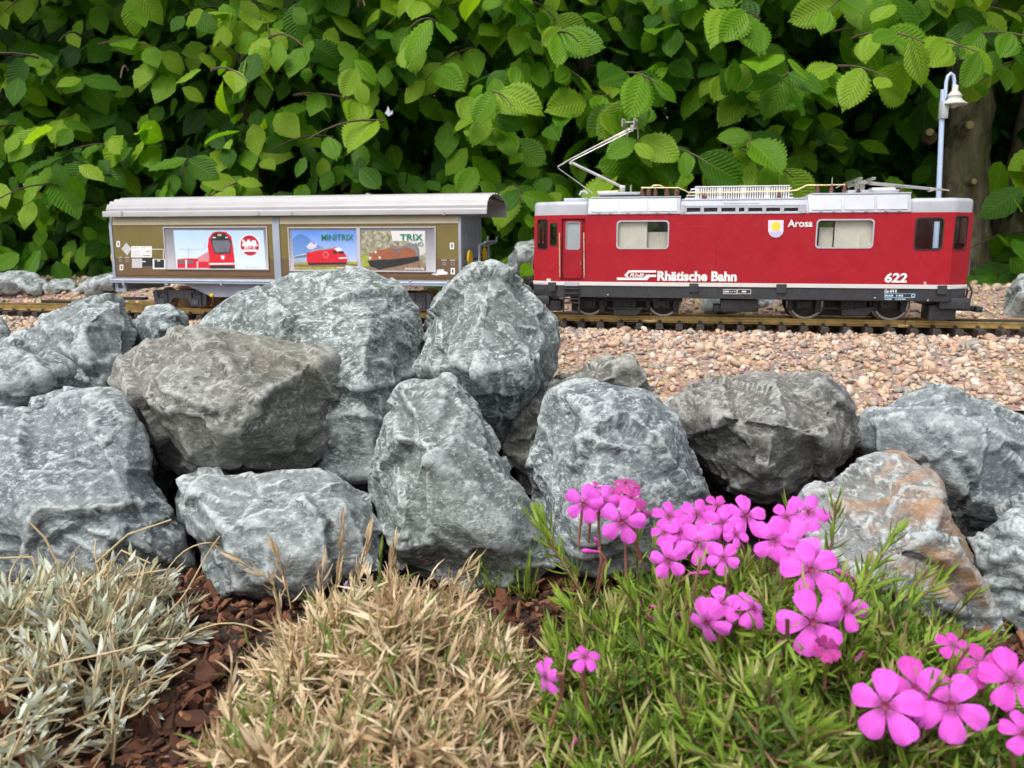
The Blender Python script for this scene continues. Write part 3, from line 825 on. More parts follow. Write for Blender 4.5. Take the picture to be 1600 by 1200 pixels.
# door
DR = vplane(.0022)
d0, d1 = DR.rect(880.5, 343.5, 909.5, 435)[:2], DR.rect(880.5, 343.5, 909.5, 435)[2:]
dw = rr_px(DR, 885, 347.5, 905.5, 389, .0022)
door = plate('door', DR, rrect(d0[0], d0[1], d1[0], d1[1], .004), [dw], -T, 0, REDD, loco)
plate('pane', DR, dw, [], -.0012, -.0006, GLASS, door)
plate('blind', DR, dw, [], -.0020, -.0015, paint('grey_blind', (.50, .52, .56), .5, 0, .15, 60), door)
plate('window_seal', DR, rrect(min(a for a, b in dw) - .0008, min(b for a, b in dw) - .0008, max(a for a, b in dw) + .0008, max(b for a, b in dw) + .0008, .003), [dw], 0, .0004, SILVER, door)
mb = MB(); ptube(mb, [(908, 408), (908, 414)], .0012, .0007, 6); mb.build('handle', STEEL, door)
mb = MB(); mb.box(door_hole[0] - .001, door_hole[2] + .001, .0042, .0052, door_hole[1] - .001, door_hole[3] + .001); mb.build('door_recess', REDD, loco)
for x in (874.2, 912.2):
    mb = MB(); ptube(mb, [(x, 364), (x, 366), (x + .3, 400), (x + .6, 432), (x + .6, 434)], [.0015, -.0022, -.0022, -.0022, .0015], .0009, 8); mb.build('handrail', paint('brass_handrail', (.75, .60, .42), .3, .6, .1, 80), loco, smooth=True)
a0, b0, a1, b1 = SIDE.rect(1061, 353.5, 1118.5, 441)
plate('machine_hatch', SIDE, rrect(a0, b0, a1, b1, .0012), [], .00012, .0005, RED, loco, bevel=.0001)
# lining, frame
plan = [(uL - .001, CH), (uA - .001, -.0008), (uB + .001, -.0008), (uR + .001, CH), (uR + .001, W - CH), (uB, W + .0008), (uA, W + .0008), (uL - .001, W - CH)]
MB().vprism(plan, ws0, ws1 + .0006).build('lining_stripe', paint('pale_lining', (.60, .60, .60), .5, 0, .06, 60, 0, .15), loco, bevel=.0003, seg=1)
planf = [(a + (.0012 if k in (0, 7) else -.0012 if k in (3, 4) else 0), b) for k, (a, b) in enumerate(plan)]
planf = [(a, .0006 if b < 0 else W - .0006 if b > W else b) for a, b in planf]
MB().vprism(planf, wf, ws0 - .0002).build('underframe', CHAR, loco, bevel=.0006, seg=1)
mb = pbx(1468, 466, 1517, 483, .004, W - .004); mb.build('buffer_beam', CHAR, loco, bevel=.0012)
mb = pbx(838, 462, 858, 476, .008, W - .008); mb.build('buffer_beam', CHAR, loco, bevel=.0012)
for x0, x1 in ((856, 868), (1077, 1091), (1213, 1229), (1465, 1480)):
    y = 441 + (x0 - 856) * .008
    mb = pbx(x0, y, x1, y + 14, -.0022, .0004); mb.build('jacking_bracket', CHAR, loco, bevel=.0004, seg=1)
mb = pbx(881.5, 440, 904, 447, -.0026, 0.001); mb.build('door_sill', SILVER, loco, bevel=.0004, seg=1)
for y in (450, 458, 466):
    mb = pbx(880.5, y, 904.5, y + 2, -.0035, .004); mb.build('step', BLK, loco, bevel=.0003, seg=1)
mb = MB(); pbox(mb, 879, 464, 881.2, 489.5, -.003, .004); pbox(mb, 903.6, 464, 906, 489.5, -.003, .004); pbox(mb, 879, 472, 906, 474.5, -.003, .005); pbox(mb, 879, 487, 906, 490, -.003, .005)
mb.build('boarding_ladder', BLK, loco, bevel=.0003, seg=1)
mb = pbx(853, 469, 877, 486, .014, .04); mb.build('rail_guard', CHAR, loco, bevel=.001)
mb = pbx(1451, 477, 1494, 500, .012, .045); mb.build('rail_guard', CHAR, loco, bevel=.0012)
mb = pbx(1126, 468.5, 1185, 487.5, .006, .03); mb.build('battery_box', BLK, loco, bevel=.0012)
mb = pbx(1115, 476, 1128, 487, .010, .03); mb.build('air_tank', BLK, loco, bevel=.001)
# bogies with wheels
def wheel(px, py, v, r, par, rim=STEEL):
    u, w = uw(px, py, v)
    w = r - .0004
    a = Vector((0, 1, 0)); b = Vector((u, v, w))
    wh = MB().lathe(b, a, [(r * .45, -.001), (r * .8, .0005), (r * .86, .001), (r * .86, .006)], 28).build('wheel', BLK, par, smooth=True)
    MB().lathe(b, a, [(r * .85, -.0008), (r * .97, -.0008), (r, .0), (r + .0002, .0045), (r + .0022, .0055), (r + .0022, .0068), (r * .85, .0068)], 36, False).build('tyre', rim, wh, smooth=True)
    MB().lathe(b, a, [(.004, -.004), (.004, .001)], 16).build('axle_cap', BLK, wh, smooth=True)
    MB().tube([(u, v + .004, w), (u, 2 * CEN - v - .004, w)], .002, 8).build('axle', BLK, wh)
    MB().lathe(Vector((u, 2 * CEN - v, w)), -a, [(r * .45, -.001), (r * .97, -.0008), (r, .0), (r + .0002, .0045), (r + .0022, .0055), (r + .0022, .0068)], 28).build('far_wheel', BLK, wh, smooth=True)
WR = .0225
for (xa, xb, xm0, xm1) in ((921, 1036.5, 959, 993), (1259, 1392, 1315, 1353)):
    wheel(xa, 478, CEN - .0265, WR, loco); wheel(xb, 478, CEN - .0265, WR, loco)
    k = (xb - xa)
    mb = MB()
    pbox(mb, xa - 30, 464, xb + 30, 471, .022, .027)
    for xw in (xa, xb):
        pbox(mb, xw - 14, 466, xw + 10, 482, .019, .026); pbox(mb, xw - 7, 470, xw + 5, 480, .0165, .02)
        pbox(mb, xw + 15, 468, xw + 24, 488, .020, .027); pbox(mb, xw - 28, 468, xw - 20, 486, .022, .027)
    pbox(mb, xa + 28, 480, xb - 22, 484, .02, .026)
    mb.build('bogie_frame', BLK, loco, bevel=.0006, seg=1)
    MB().box(uw(xa - 24, 470, .03)[0], uw(xb + 24, 470, .03)[0], .042, W - .042, .004, wf + .001).build('motor_block', BLK, loco, bevel=.001)
    mb = MB(); pbox(mb, xm0 - 1, 464, xm1 + 1, 486, .014, .022)
    a, b = uw(xm0, 486, .013), uw(xm1, 486, .013)
    mb.prism([(a[0], b[1] + .001), (b[0] + .009, b[1] + .006), (b[0] + .010, b[1] + .004), (b[0] + .002, b[1] - .006), (a[0], b[1] - .006)], .012, .022)
    sp = mb.build('suspension', BLK, loco, bevel=.0004, seg=1)
    for j in range(5):
        for (x0, x1) in ((xm0, (xm0 + xm1) / 2 - 2), ((xm0 + xm1) / 2 + 2, xm1)):
            pbx(x0, 466 + j * 3.6, x1, 468 + j * 3.6, .0105, .015).build('spring_leaf', BLK, sp, bevel=.0003, seg=1)
    u, w = uw(xb - 15, 470, .016)
    mb = MB().prism([(u - .004, w + .008), (u + .010, w + .008), (u + .007, w - .010), (u + .001, w - .010)], .0155, .0175); mb.build('sand_pipe_bracket', BLK, loco)
for px, py in ((950, 461), (1367, 466), (1450, 470)):
    u, w = uw(px, py, -.001); MB().lathe((u, .001, w), (0, -1, 0), [(.0013, 0), (.0013, .0022), (.0006, .0028)], 10).build('frame_bolt', STEEL, loco)
# couplers and hoses
mb = MB(); mb.box(uR - .004, uR + .030, CEN - .004, CEN + .004, .012, .017); mb.box(uR + .024, uR + .032, CEN - .012, CEN + .012, .011, .018); mb.build('coupler', BLK, loco, bevel=.001)
mb = MB(); mb.box(uL - .026, uL + .004, CEN - .004, CEN + .004, .012, .017); mb.box(uL - .028, uL - .02, CEN - .012, CEN + .012, .011, .018); mb.build('coupler', BLK, loco, bevel=.001)
for uu, s in ((uR, 1), (uL, -1)):
    for vv in (.030, .046, .084):
        mb = MB().tube([(uu - s * .002, vv, ws0 + .001), (uu + s * .007, vv, ws0 + .004), (uu + s * .011, vv, ws0 - .004), (uu + s * .009, vv, ws0 - .018), (uu + s * .005, vv, ws0 - .024)], .0012, 8); mb.build('brake_hose', BLACKPL, loco, smooth=True)
    mb = MB().tube([(uu - s * .001, .026, ws1 + .03), (uu + s * .0035, .026, ws1 + .031), (uu + s * .0035, .026, ws1 + .012), (uu - s * .001, .026, ws1 + .011)], .0007, 6); mb.build('grab_rail', STEEL, loco)

# ---- roof
def pbevel(name, poly, v0, v1, m, parent, bevel=.002, seg=2):
    return MB().prism(poly, v0, v1).build(name, m, parent, bevel=bevel, seg=seg)
hcl = uw(900, 316, .03)[1]; hcr = uw(1450, 311, .03)[1]
xl = uw(920, 330)[0]; xr = uw(1423, 330)[0]
planL = [(uL - .0006, CH + .001), (uA, .0002), (xl, .0002), (xl, W - .0002), (uA, W - .0002), (uL - .0006, W - CH - .001)]
planR = [(xr, .0002), (uB, .0002), (uR + .0006, CH + .001), (uR + .0006, W - CH - .001), (uB, W - .0002), (xr, W - .0002)]
def cap(name, plan, z1, usl, sgn):
    mb = MB().vprism(plan, wt - .0002, z1)
    me = mb.mesh(name); bm = bmesh.new(); bm.from_mesh(me)
    es = [e for e in bm.edges if all(v.co.z > z1 - 1e-5 for v in e.verts)]
    vert = [e for e in bm.edges if abs(e.verts[0].co.z - e.verts[1].co.z) > .005]
    bmesh.ops.bevel(bm, geom=vert, offset=.006, segments=4, profile=.5, affect='EDGES', clamp_overlap=True)
    es = [e for e in bm.edges if all(v.co.z > z1 - 1e-5 for v in e.verts) and len(e.link_faces) == 2 and e.calc_face_angle(0) > .5]
    bmesh.ops.bevel(bm, geom=es, offset=.0125, segments=6, profile=.55, affect='EDGES', clamp_overlap=True)
    for f in bm.faces: f.smooth = True
    for e in bm.edges:
        if len(e.link_faces) == 2 and e.calc_face_angle(0) > R(40): e.smooth = False
    bm.to_mesh(me); bm.free()
    return link(name, me, SILVER, loco)
cap('cab_roof', planL, hcl, 0, 1); cap('cab_roof', planR, hcr, 0, -1)
z_mid = uw(1160, 313, .012)[1]
mb = MB().xprism([(.0002, wt - .0002), (W - .0002, wt - .0002), (W - .002, wt + .004), (W - .012, z_mid), (.012, z_mid), (.002, wt + .004)], xl, xr); mb.build('machine_roof', SILVER, loco, bevel=.0008)
# louvre band: dark slots between bright bars
RB = vplane(-.0004)
sl0, sl1 = RB.px(1066, 325)[1], RB.px(1160, 333)[1]
a0, a1 = RB.px(1064, 330)[0], RB.px(1258, 330)[0]
slots = []
for x0, x1 in ((1073, 1094.5), (1100, 1121), (1127, 1149), (1154.5, 1163), (1169, 1191), (1197, 1219), (1225, 1247)):
    r = RB.rect(x0, 324.6, x1, 332); slots.append([(r[0], r[1]), (r[2], r[1]), (r[2], r[3]), (r[0], r[3])])
zb = wt - .0003
plate('louvre_band', RB, [(a0, zb), (a1, zb), (a1, uw(1160, 322)[1]), (a0, uw(1160, 322)[1])], slots, -.0012, .0004, SILVER, loco)
mb = MB().box(a0, a1, .0014, .003, zb + .001, uw(1160, 322)[1] - .0008); mb.build('louvre_backing', BLK, loco)
mb = MB().xprism([(-.0003, uw(1160, 322)[1] - .0004), (.004, uw(1160, 322)[1]), (.0135, z_mid + .0008), (.010, z_mid + .0008), (-.0008, uw(1160, 321)[1])], a0, a1); mb.build('roof_flank', SILVER, loco)
mb = MB(); mb.box(a0, a1, .008, W - .008, z_mid, z_mid + .0022); mb.build('roof_walk', SILVER, loco, bevel=.0005)
mb = MB(); ptube(mb, [(1130, 319), (1131, 317.5), (1186, 317.5), (1188, 319)], [.006, .002, .002, .006], .0006, 6); mb.build('grab_rail', PANTO, loco)
# the two panelled resistor housings
for x0, x1, y0, y1 in ((918.5, 1063, 309.5, 334.5), (1263, 1424, 303.5, 331.5)):
    uu0, uu1 = uw(x0, 330)[0], uw(x1, 330)[0]; zt = uw((x0 + x1) / 2, y0, .01)[1]
    hs = MB().xprism([(-.0012, wt + .0002), (W + .0012, wt + .0002), (W + .0012, wt + .0015), (W - .008, zt), (.008, zt), (-.0012, wt + .0015)], uu0, uu1).build('roof_housing', SILVER, loco, bevel=.0006)
    MB().box(uu0 + .003, uu1 + .0005, .007, W - .007, zt - .0002, zt + .0018).build('housing_lid', SILVER, hs, bevel=.0005)
    A = Vector((1, 0, 0)); B = Vector((0, .0092, zt - wt - .0015)).normalized(); N = A.cross(B); N = N if N.y < 0 else -N
    pl = Plane((uu0, -.0012, wt + .0015), A, B, N); L = uu1 - uu0; H = math.hypot(.0092, zt - wt - .0015)
    for k in range(3):
        c0, c1 = .003 + k * (L - .006) / 3, .003 + (k + 1) * (L - .006) / 3
        plate('housing_panel', pl, rrect(c0 + .0015, .002, c1 - .0015, H - .0018, .0008), [], .0002, .0011, SILVER, hs, bevel=.0003)
        for q in (.3, .7):
            mb = MB(); p = pl.to3(c0 + (c1 - c0) * q, .0006, .0008); mb.box(p.x - .0018, p.x + .0018, p.y - .0008, p.y + .0012, p.z - .0008, p.z + .0008); mb.build('latch', SILVER, hs)
    for uu in (uu0 - .0005, uu1 + .004):
        pass
for x0, x1 in ((1064.5, 1071), (1250, 1259.5)):
    a, b, c, d = RB.rect(x0, 319, x1, 333); plate('fuel_flap', RB, rrect(a, b, c, d, .0022), [], .0004, .0012, SILVER, loco, bevel=.0003)
# white cooling grille on the roof ridge
gv0, gv1 = .034, W - .034
zg = lambda x, y: uw(x, y, gv0)
g0, g1 = zg(1074, 300)[0], zg(1234, 300)[0]; gb, gt = z_mid + .0018, zg(1150, 292.5)[1]
mb = MB().prism([(g0 - .003, gb), (g1 + .003, gb), (g1, gt - .001), (g1 - .001, gt), (g0 + .012, gt), (g0 + .006, gt - .003)], gv0 + .003, gv1 - .003)
gr = mb.build('roof_grille', CHAR, loco)
n = 40
for k in range(n):
    u = g0 + .012 + (g1 - g0 - .013) * k / (n - 1)
    wd = .0017 if k % 10 == 0 else .00085
    MB().box(u - wd, u + wd, gv0 + .0012, gv1 - .0012, gb, gt + .0008).build('grille_rib', WHITE, gr)
for k in range(4):
    zz = gb + (gt - gb) * (.15 + .25 * k); MB().box(g0 - .003 + k * .0025, g0 + .012, gv0 + .001, gv1 - .001, zz - .0008, zz + .0008).build('grille_slat', WHITE, gr)
    MB().box(g1 - .001, g1 + .003 + (2 - k) * .001, gv0 + .001, gv1 - .001, zz - .0006, zz + .0006).build('grille_slat', WHITE, gr)
MB().box(g0 + .010, g1, gv0, gv1, gt + .0006, gt + .0018).build('grille_cap', WHITE, gr, bevel=.0003, seg=1)
# insulators and busbar
def insulator(px, pyb, pyt, v=.034, r=.0036):
    u, zb_ = uw(px, pyb, v); zt_ = uw(px, pyt, v)[1]; h = zt_ - zb_
    MB().lathe((u, v, zb_), (0, 0, 1), [(r * .9, 0), (r * .9, h * .12), (r * .7, h * .2), (r * 1.05, h * .34), (r * .65, h * .42), (r * .8, h * .6), (r * .5, h * .66), (r * .62, h * .85), (r * .35, h)], 16).build('insulator', INSUL, loco, smooth=True)
for px, b, tt in ((1003, 305, 294.5), (1013.5, 305, 293), (1024, 305, 294), (1042, 305, 293.5), (1057, 305, 294.5), (1100, 312, 303), (1217, 310, 300), (1277, 301.5, 289), (1298.5, 301.5, 287), (1319, 301.5, 288.5), (1341, 301, 295), (1408, 300, 294)):
    insulator(px, b, tt, r=.0038 if px < 1060 and px > 1010 and px != 1024 else .0032)
mb = MB(); ptube(mb, [(1002, 293.3), (1060, 293.2), (1070, 297.5), (1076, 300.8), (1150, 300.5), (1233, 298.5), (1245, 297), (1260, 289.5), (1300, 289), (1320, 288.5)], .033, .0008, 8); mb.build('busbar', BUSBAR, loco, smooth=True)
mb = MB(); ptube(mb, [(1018, 292.5), (1021, 289.8), (1032, 289.6), (1038, 293)], .033, .0008, 8); mb.build('busbar', BUSBAR, loco, smooth=True)
mb = MB(); ptube(mb, [(1300, 289), (1300.5, 277)], .034, [.001, .0006], 6); mb.build('lightning_rod', PANTO, loco)
# raised pantograph at the left end
def seg(name, pts, v, r, m=PANTO, par=None, n=8):
    mb = MB(); ptube(mb, pts, v, r, n); return mb.build(name, m, par or loco, smooth=True)
pv = CEN
pg = pbx(934, 300, 1005, 304.5, pv - .022, pv + .022).build('pantograph_base', SILVER, loco, bevel=.0008)
seg('base_bar', [(934, 300), (966, 299)], pv - .018, .0009, BUSBAR, pg)
pbx(968, 289.5, 977, 301, pv - .004, pv + .004).build('hinge_block', PANTO, pg, bevel=.0006)
pbx(984.5, 289, 986.5, 304, pv - .006, pv + .006).build('buffer_post', PANTO, pg)
seg('lower_arm', [(972.5, 292.5), (893, 254)], pv, .0021, PANTO, pg, 12)
for s in (-1, 1):
    seg('upper_arm', [(871.5, 260.5), (890, 249.5), (984, 201.5 + s)], [pv, pv + s * .003, pv + s * .012], .0009, PANTO, pg)
seg('control_rod', [(892, 252), (986, 205)], [pv, pv], .0007, PANTO, pg)
seg('thrust_rod', [(871, 259), (873.5, 264), (904, 285.5), (927, 302.5)], pv - .004, .0006, PANTO, pg)
MB().lathe((uw(892.5, 254.5, pv)[0], pv - .004, uw(892.5, 254.5, pv)[1]), (0, 1, 0), [(.0026, 0), (.0026, .008)], 12).build('knuckle', PANTO, pg)
mb = MB(); u0, z0 = uw(975, 197, pv); u9, z9 = uw(996, 187, pv)
for uu in (u0 + .0015, u9 - .0015):
    mb.box(uu - .0016, uu + .0016, pv - .046, pv + .046, z0 + .0012, z0 + .0030)
    for s in (-1, 1):
        mb.tube([(uu, pv + s * .046, z0 + .002), (uu, pv + s * .056, z0 - .001), (uu, pv + s * .062, z0 - .009)], .001, 6)
for s in (-1, 1): mb.box(u0, u9, pv + s * .03 - .001, pv + s * .03 + .001, z0, z0 + .0015)
for uu in (u0 + .0012, u9 - .0012): mb.box(uu - .0011, uu + .0011, pv - .003, pv + .003, z0, z9)
mb.box(u0 + .009, u0 + .013, pv - .002, pv + .002, z0 - .0075, z0 + .001)
mb.build('pan_head', PANTO, pg)
# folded pantograph at the right end
pg = pbx(1325, 296.5, 1408, 303, pv - .022, pv + .022).build('pantograph_base', SILVER, loco, bevel=.0008)
pbx(1362, 293, 1400, 298, pv - .01, pv + .01).build('air_cylinder', WHITE, pg, bevel=.0015)
seg('lower_arm', [(1358, 286.5), (1472, 296.5)], pv, .0019, PANTO, pg, 12)
for s in (-1, 1):
    seg('upper_arm', [(1335, 283), (1360, 284.5), (1455, 294), (1483, 297.5)], [pv + s * .014, pv + s * .01, pv + s * .004, pv], .0009, PANTO, pg)
MB().lathe((uw(1453.5, 297, pv)[0], pv - .006, uw(1453.5, 297, pv)[1]), (0, 1, 0), [(.002, 0), (.002, .012)], 10).build('knuckle', PANTO, pg)
mb = MB(); u0, z0 = uw(1329, 291, pv); u9, z9 = uw(1356, 281, pv)
for uu in (u0 + .002, u9 - .003):
    mb.box(uu - .0022, uu + .0022, pv - .046, pv + .046, z9 - .003, z9)
    for s in (-1, 1): mb.tube([(uu, pv + s * .046, z9 - .002), (uu - .004, pv + s * .056, z9 - .003), (uu - .009, pv + s * .060, z9 - .006)], .001, 6)
for s in (-1, 1): mb.box(u0, u9, pv + s * .022 - .001, pv + s * .022 + .001, z0 + .001, z9 - .003)
for s in (-1, 1): mb.box(u0 + .008, u0 + .014, pv + s * .015 - .002, pv + s * .015 + .002, z0 - .006, z9 - .002)
mb.build('pan_head', PANTO, pg)
mb = MB(); ptube(mb, [(906, 305), (908, 300), (914, 299), (918, 303)], pv - .03, .0018, 8); mb.build('horn', SILVER, loco, smooth=True)
pbx(881, 309.5, 918, 316, pv - .02, pv + .02).build('aerial_plate', SILVER, loco, bevel=.0006)

# ---- lettering and marks
TX = .00065
def poly_plate(name, pl, pts, t0, t1, m, par): return plate(name, pl, pl.pts(pts), [], t0, t1, m, par)
text('lettering', 'Rhätische Bahn', SIDE, (*q1(921, 728), *q1(1472, 797)), TX, WHITE, loco, bold=.04)
poly_plate('logo_bar', SIDE, [q1(*p) for p in ((690, 756), (722, 722), (912, 722), (912, 737), (730, 737), (712, 755), (722, 769), (708, 769))], TX, TX + .0002, WHITE, loco)
poly_plate('logo_bar', SIDE, [q1(*p) for p in ((640, 772), (826, 772), (842, 752), (912, 752), (912, 768), (868, 768), (850, 789), (640, 789))], TX, TX + .0002, WHITE, loco)
text('lettering', 'RhB', SIDE, (*q1(728, 742), *q1(826, 768)), TX, WHITE, loco, bold=.02, shear=.25)
text('lettering', 'Arosa', SIDE, (*q2(298, 351), *q2(462, 399)), TX, WHITE, loco, bold=.02)
text('lettering', '622', SIDE, (*q2(936, 700), *q2(1082, 765)), TX, WHITE, loco, bold=.035, shear=.12)
sh = [q2(*p) for p in ((170, 354), (270, 354), (269, 425), (262, 446), (244, 464), (220, 470), (194, 463), (177, 446), (169, 424))]
sd = poly_plate('coat_of_arms', SIDE, sh, TX, TX + .0003, paint('lilac_white_print', (.70, .66, .78), .45, 0, .04, 60), loco)
c = SIDE.px(*q2(219, 393)); r = (SIDE.px(*q2(249, 393))[0] - c[0])
plate('sun_disc', SIDE, circle(c[0], c[1], r), [], TX + .0004, TX + .0006, paint('yellow_print', (.85, .62, .05), .45, 0, .08, 60), sd)
poly_plate('mountain', SIDE, [q2(*p) for p in ((176, 440), (198, 424), (214, 436), (238, 420), (262, 440), (246, 460), (220, 467), (194, 460))], TX + .0004, TX + .0005, paint('lilac_print', (.50, .46, .66), .45, 0, .06, 60), sd)
FR_ = vplane(.0006)
text('lettering', 'Ge 4/4 II', FR_, (*q2(934, 809), *q2(1014, 832)), TX, WHITE, loco, bold=.02)
BLUEW = paint('pale_blue_print', (.42, .60, .78), .5, 0, .05, 60)
for y, h, ws_ in ((844, 12, ((934, 944), (946, 955), (958, 961), (964, 973), (975, 990), (1010, 1018), (1026, 1036), (1038, 1055))), (870, 7, ((936, 948), (952, 980), (1006, 1014), (1020, 1030), (1034, 1046), (1050, 1072)))):
    for x0, x1 in ws_: poly_plate('fine_print', FR_, [q2(x0, y), q2(x1, y), q2(x1, y + h), q2(x0, y + h)], TX, TX + .0002, BLUEW, loco)
poly_plate('print_line', FR_, [q2(930, 862), q2(1135, 862), q2(1135, 865), q2(930, 865)], TX, TX + .0002, BLUEW, loco)
poly_plate('print_line', FR_, [q2(930, 836), q2(1135, 836), q2(1135, 838), q2(930, 838)], TX, TX + .0002, BLUEW, loco)
a, b, c_, d = FR_.rect(*q2(1110, 840), *q2(1135, 860)); plate('print_frame', FR_, rrect(a, b, c_, d, .0006), [rrect(a + .0008, b + .0008, c_ - .0008, d - .0008, .0005)], TX, TX + .0002, BLUEW, loco)
for x0, x1 in ((1378, 1473), (1475, 1570)):
    a, b, c_, d = FR_.rect(*q1(x0, 853), *q1(x1, 885)); plate('print_frame', FR_, rrect(a, b, c_, d, .0004), [rrect(a + .0005, b + .0005, c_ - .0005, d - .0005, .0003)], TX, TX + .0002, WHITE, loco)
for x0, x1, h in ((1386, 1393, 11), (1396, 1404, 11), (1407, 1416, 11), (1424, 1446, 3), (1452, 1464, 4), (1508, 1516, 12), (1518, 1526, 12), (1528, 1536, 12)): poly_plate('fine_print', FR_, [q1(x0, 869 - h / 2), q1(x1, 869 - h / 2), q1(x1, 869 + h / 2), q1(x0, 869 + h / 2)], TX, TX + .0002, WHITE, loco)
a, b, c_, d = SIDE.rect(*q2(1192, 760), *q2(1208, 777)); plate('print_frame', SIDE, rrect(a, b, c_, d, .0003), [rrect(a + .0006, b + .0006, c_ - .0006, d - .0006, .0002)], TX, TX + .0002, WHITE, loco)
# ================================================================== SLIDING WALL WAGON
BLGREY = paint('blue_grey_plastic', (.27, .31, .38), .45, 0, .08, 50, .05, .12)
ROOFG = paint('grey_roof_plastic', (.375, .37, .385), .42, 0, .07, 30, .05, .18)
OLIVE = paint('olive_print', (.165, .130, .036), .42, 0, .07, 30)
BROWN = paint('brown_print', (.140, .084, .042), .42, 0, .08, 30)
TAN = paint('tan_sill', (.52, .46, .31), .42, 0, .07, 30)
YEL = paint('yellow_handwheel', (.80, .54, .02), .4, 0, .08, 60)
DGREY = paint('dark_grey_bogie', (.085, .092, .105), .5, 0, .15, 60, .1, .2)
FRAMEG = paint('poster_frame_grey', (.46, .45, .48), .45, 0, .08, 50)
COPPER = paint('rusty_wheel_rim', (.36, .22, .15), .4, .7, .2, 60)
def k3(x, y): return (150 + x * .2125, 290 + y * .2125)
def k4(x, y): return (430 + x * .2625, 290 + y * .2625)
wag = empty('sliding_wall_wagon', F0, -ANG)
tag(wag, 'brown and grey model freight wagon with advertising posters on its sides', 'wagon')
a0 = uw(174, 390)[0]; a1 = uw(721, 390)[0]
z_rail = uw(450, 441)[1]; z_bot = uw(450, 436.5)[1]; z_top = uw(450, 342)[1]; z_wall = uw(450, 350)[1]; z_split = uw(450, 404)[1]
pu0 = uw(427.5, 390)[0]; pu1 = uw(438.5, 390)[0]
ca = .0048
# wall panels: brown below, olive above, a brown line and the sloping tan sill on top
for x0, x1 in ((a0 + ca, pu0), (pu1, a1 - .004)):
    for v0, sgn in ((0, 1), (W, -1)):
        pn = MB().box(x0, x1, min(v0, v0 + sgn * .003), max(v0, v0 + sgn * .003), z_bot, z_split).build('wall_panel', BROWN, wag)
        MB().box(x0, x1, min(v0, v0 + sgn * .003), max(v0, v0 + sgn * .003), z_split, z_wall - .002).build('upper_panel', OLIVE, pn)
        MB().box(x0, x1, min(v0 - sgn * .0002, v0 + sgn * .003), max(v0 - sgn * .0002, v0 + sgn * .003), z_wall - .002, z_wall).build('trim_line', BROWN, pn)
        MB().xprism([(v0, z_wall), (v0 + sgn * .004, z_wall), (v0 + sgn * .006, z_top + .004), (v0 + sgn * .003, z_top + .004)], x0, x1).build('sloping_sill', TAN, pn)
    for q in (.3, .62):
        zz = z_bot + .0045
        MB().box(x0 + .001, x1 - .001, -.0006, .0002, zz - .0006 + q * .001, zz + q * .001).build('panel_rib', BROWN, wag)
        break
# posts
for c0, c1, m in ((a0, a0 + ca, BLGREY), (pu0, pu1, BLGREY), (a1 - .0040, a1, BLGREY)):
    for v0, sgn in ((0, 1), (W, -1)):
        MB().xprism([(v0 - sgn * .0016, z_bot - .001), (v0 + sgn * .004, z_bot - .001), (v0 + sgn * .007, z_top + .006), (v0 + sgn * .003, z_top + .006), (v0 - sgn * .0016, z_wall)], c0, c1).build('post', BLGREY, wag, bevel=.0005, seg=1)
# end walls with pressed panels
for uu, s in ((a1 - .0035, 1), (a0 + .0035, -1)):
    ew = MB().box(uu - .0015, uu + .0015, .004, W - .004, z_bot - .004, z_top + .02).build('end_wall', BLGREY, wag)
    e = Plane((uu + s * .0015, 0, 0), (0, s, 0) if s > 0 else (0, -1, 0), (0, 0, 1), (s, 0, 0))
    for k in range(4):
        for j in range(4):
            vv0 = .007 + k * .0265; zz0 = z_bot + j * (z_top - z_bot) / 4
            plate('pressed_panel', e, rrect(*( (vv0, zz0 + .001, vv0 + .023, zz0 + (z_top - z_bot) / 4 - .001) if s > 0 else (-(vv0 + .023), zz0 + .001, -vv0, zz0 + (z_top - z_bot) / 4 - .001)), .002), [], 0, .0013, BLGREY, ew, bevel=.0004)
    MB().box(uu + s * .001 - .001, uu + s * .001 + .0025, .03, .034, z_bot, z_top).build('end_rib', BLGREY, ew, bevel=.0004, seg=1)
    MB().box(uu + s * .001 - .001, uu + s * .001 + .0025, .084, .088, z_bot, z_top).build('end_rib', BLGREY, ew, bevel=.0004, seg=1)
# roof shell
r0 = uw(160.5, 333, -.006)[0]; r1 = uw(761, 333, -.006)[0]
zg0 = uw(450, 337, -.006)[1]; zg1 = uw(450, 328.5, -.006)[1]; zc = uw(450, 307.8, .045)[1]
arc = []; nA = 96
for k in range(nA + 1):
    th = math.pi * (1 - k / nA)
    v_ = CEN + .065 * math.cos(th); z_ = zg1 + (zc - zg1) * math.sin(th) ** .85
    b = .0026 * max(0, math.sin(2 * math.pi * k / 8)) ** .5
    arc.append((v_ , z_ + b))
innr = [(CEN + (v_ - CEN) * .972, zg1 - .0004 + (z_ - zg1) * .955) for v_, z_ in reversed(arc)]
rf = MB().xprism(arc + innr, r0 + .006, r1).build('roof', ROOFG, wag, smooth=True, sharp=30)
for v0, s in ((-.0075, 1), (W + .0075, -1)):
    MB().xprism([(v0, zg0), (v0 + s * .0026, zg0), (v0 + s * .0026, zg1 + .0006), (v0 + s * .0012, zg1 + .001), (v0, zg1 - .001)], r0, r1).build('gutter', ROOFG, rf, bevel=.0004, seg=1)
for x in (189, 403, 455, 693):
    pbx(x - 1.6, 330.5, x + 1.6, 336, -.0084, -.007).build('gutter_clip', ROOFG, rf)
MB().box(a0 + .002, a1 - .002, .004, W - .004, z_top + .002, z_top + .0035).build('ceiling', BLGREY, wag)
mb = MB(); u, z = uw(575, 306.5, .05); mb.box(u - .012, u + .012, .044, .056, zc - .002, zc + .0016); mb.box(u - .002, u + .003, .046, .054, zc + .0016, zc + .004); mb.build('roof_vent', ROOFG, rf, bevel=.0005)
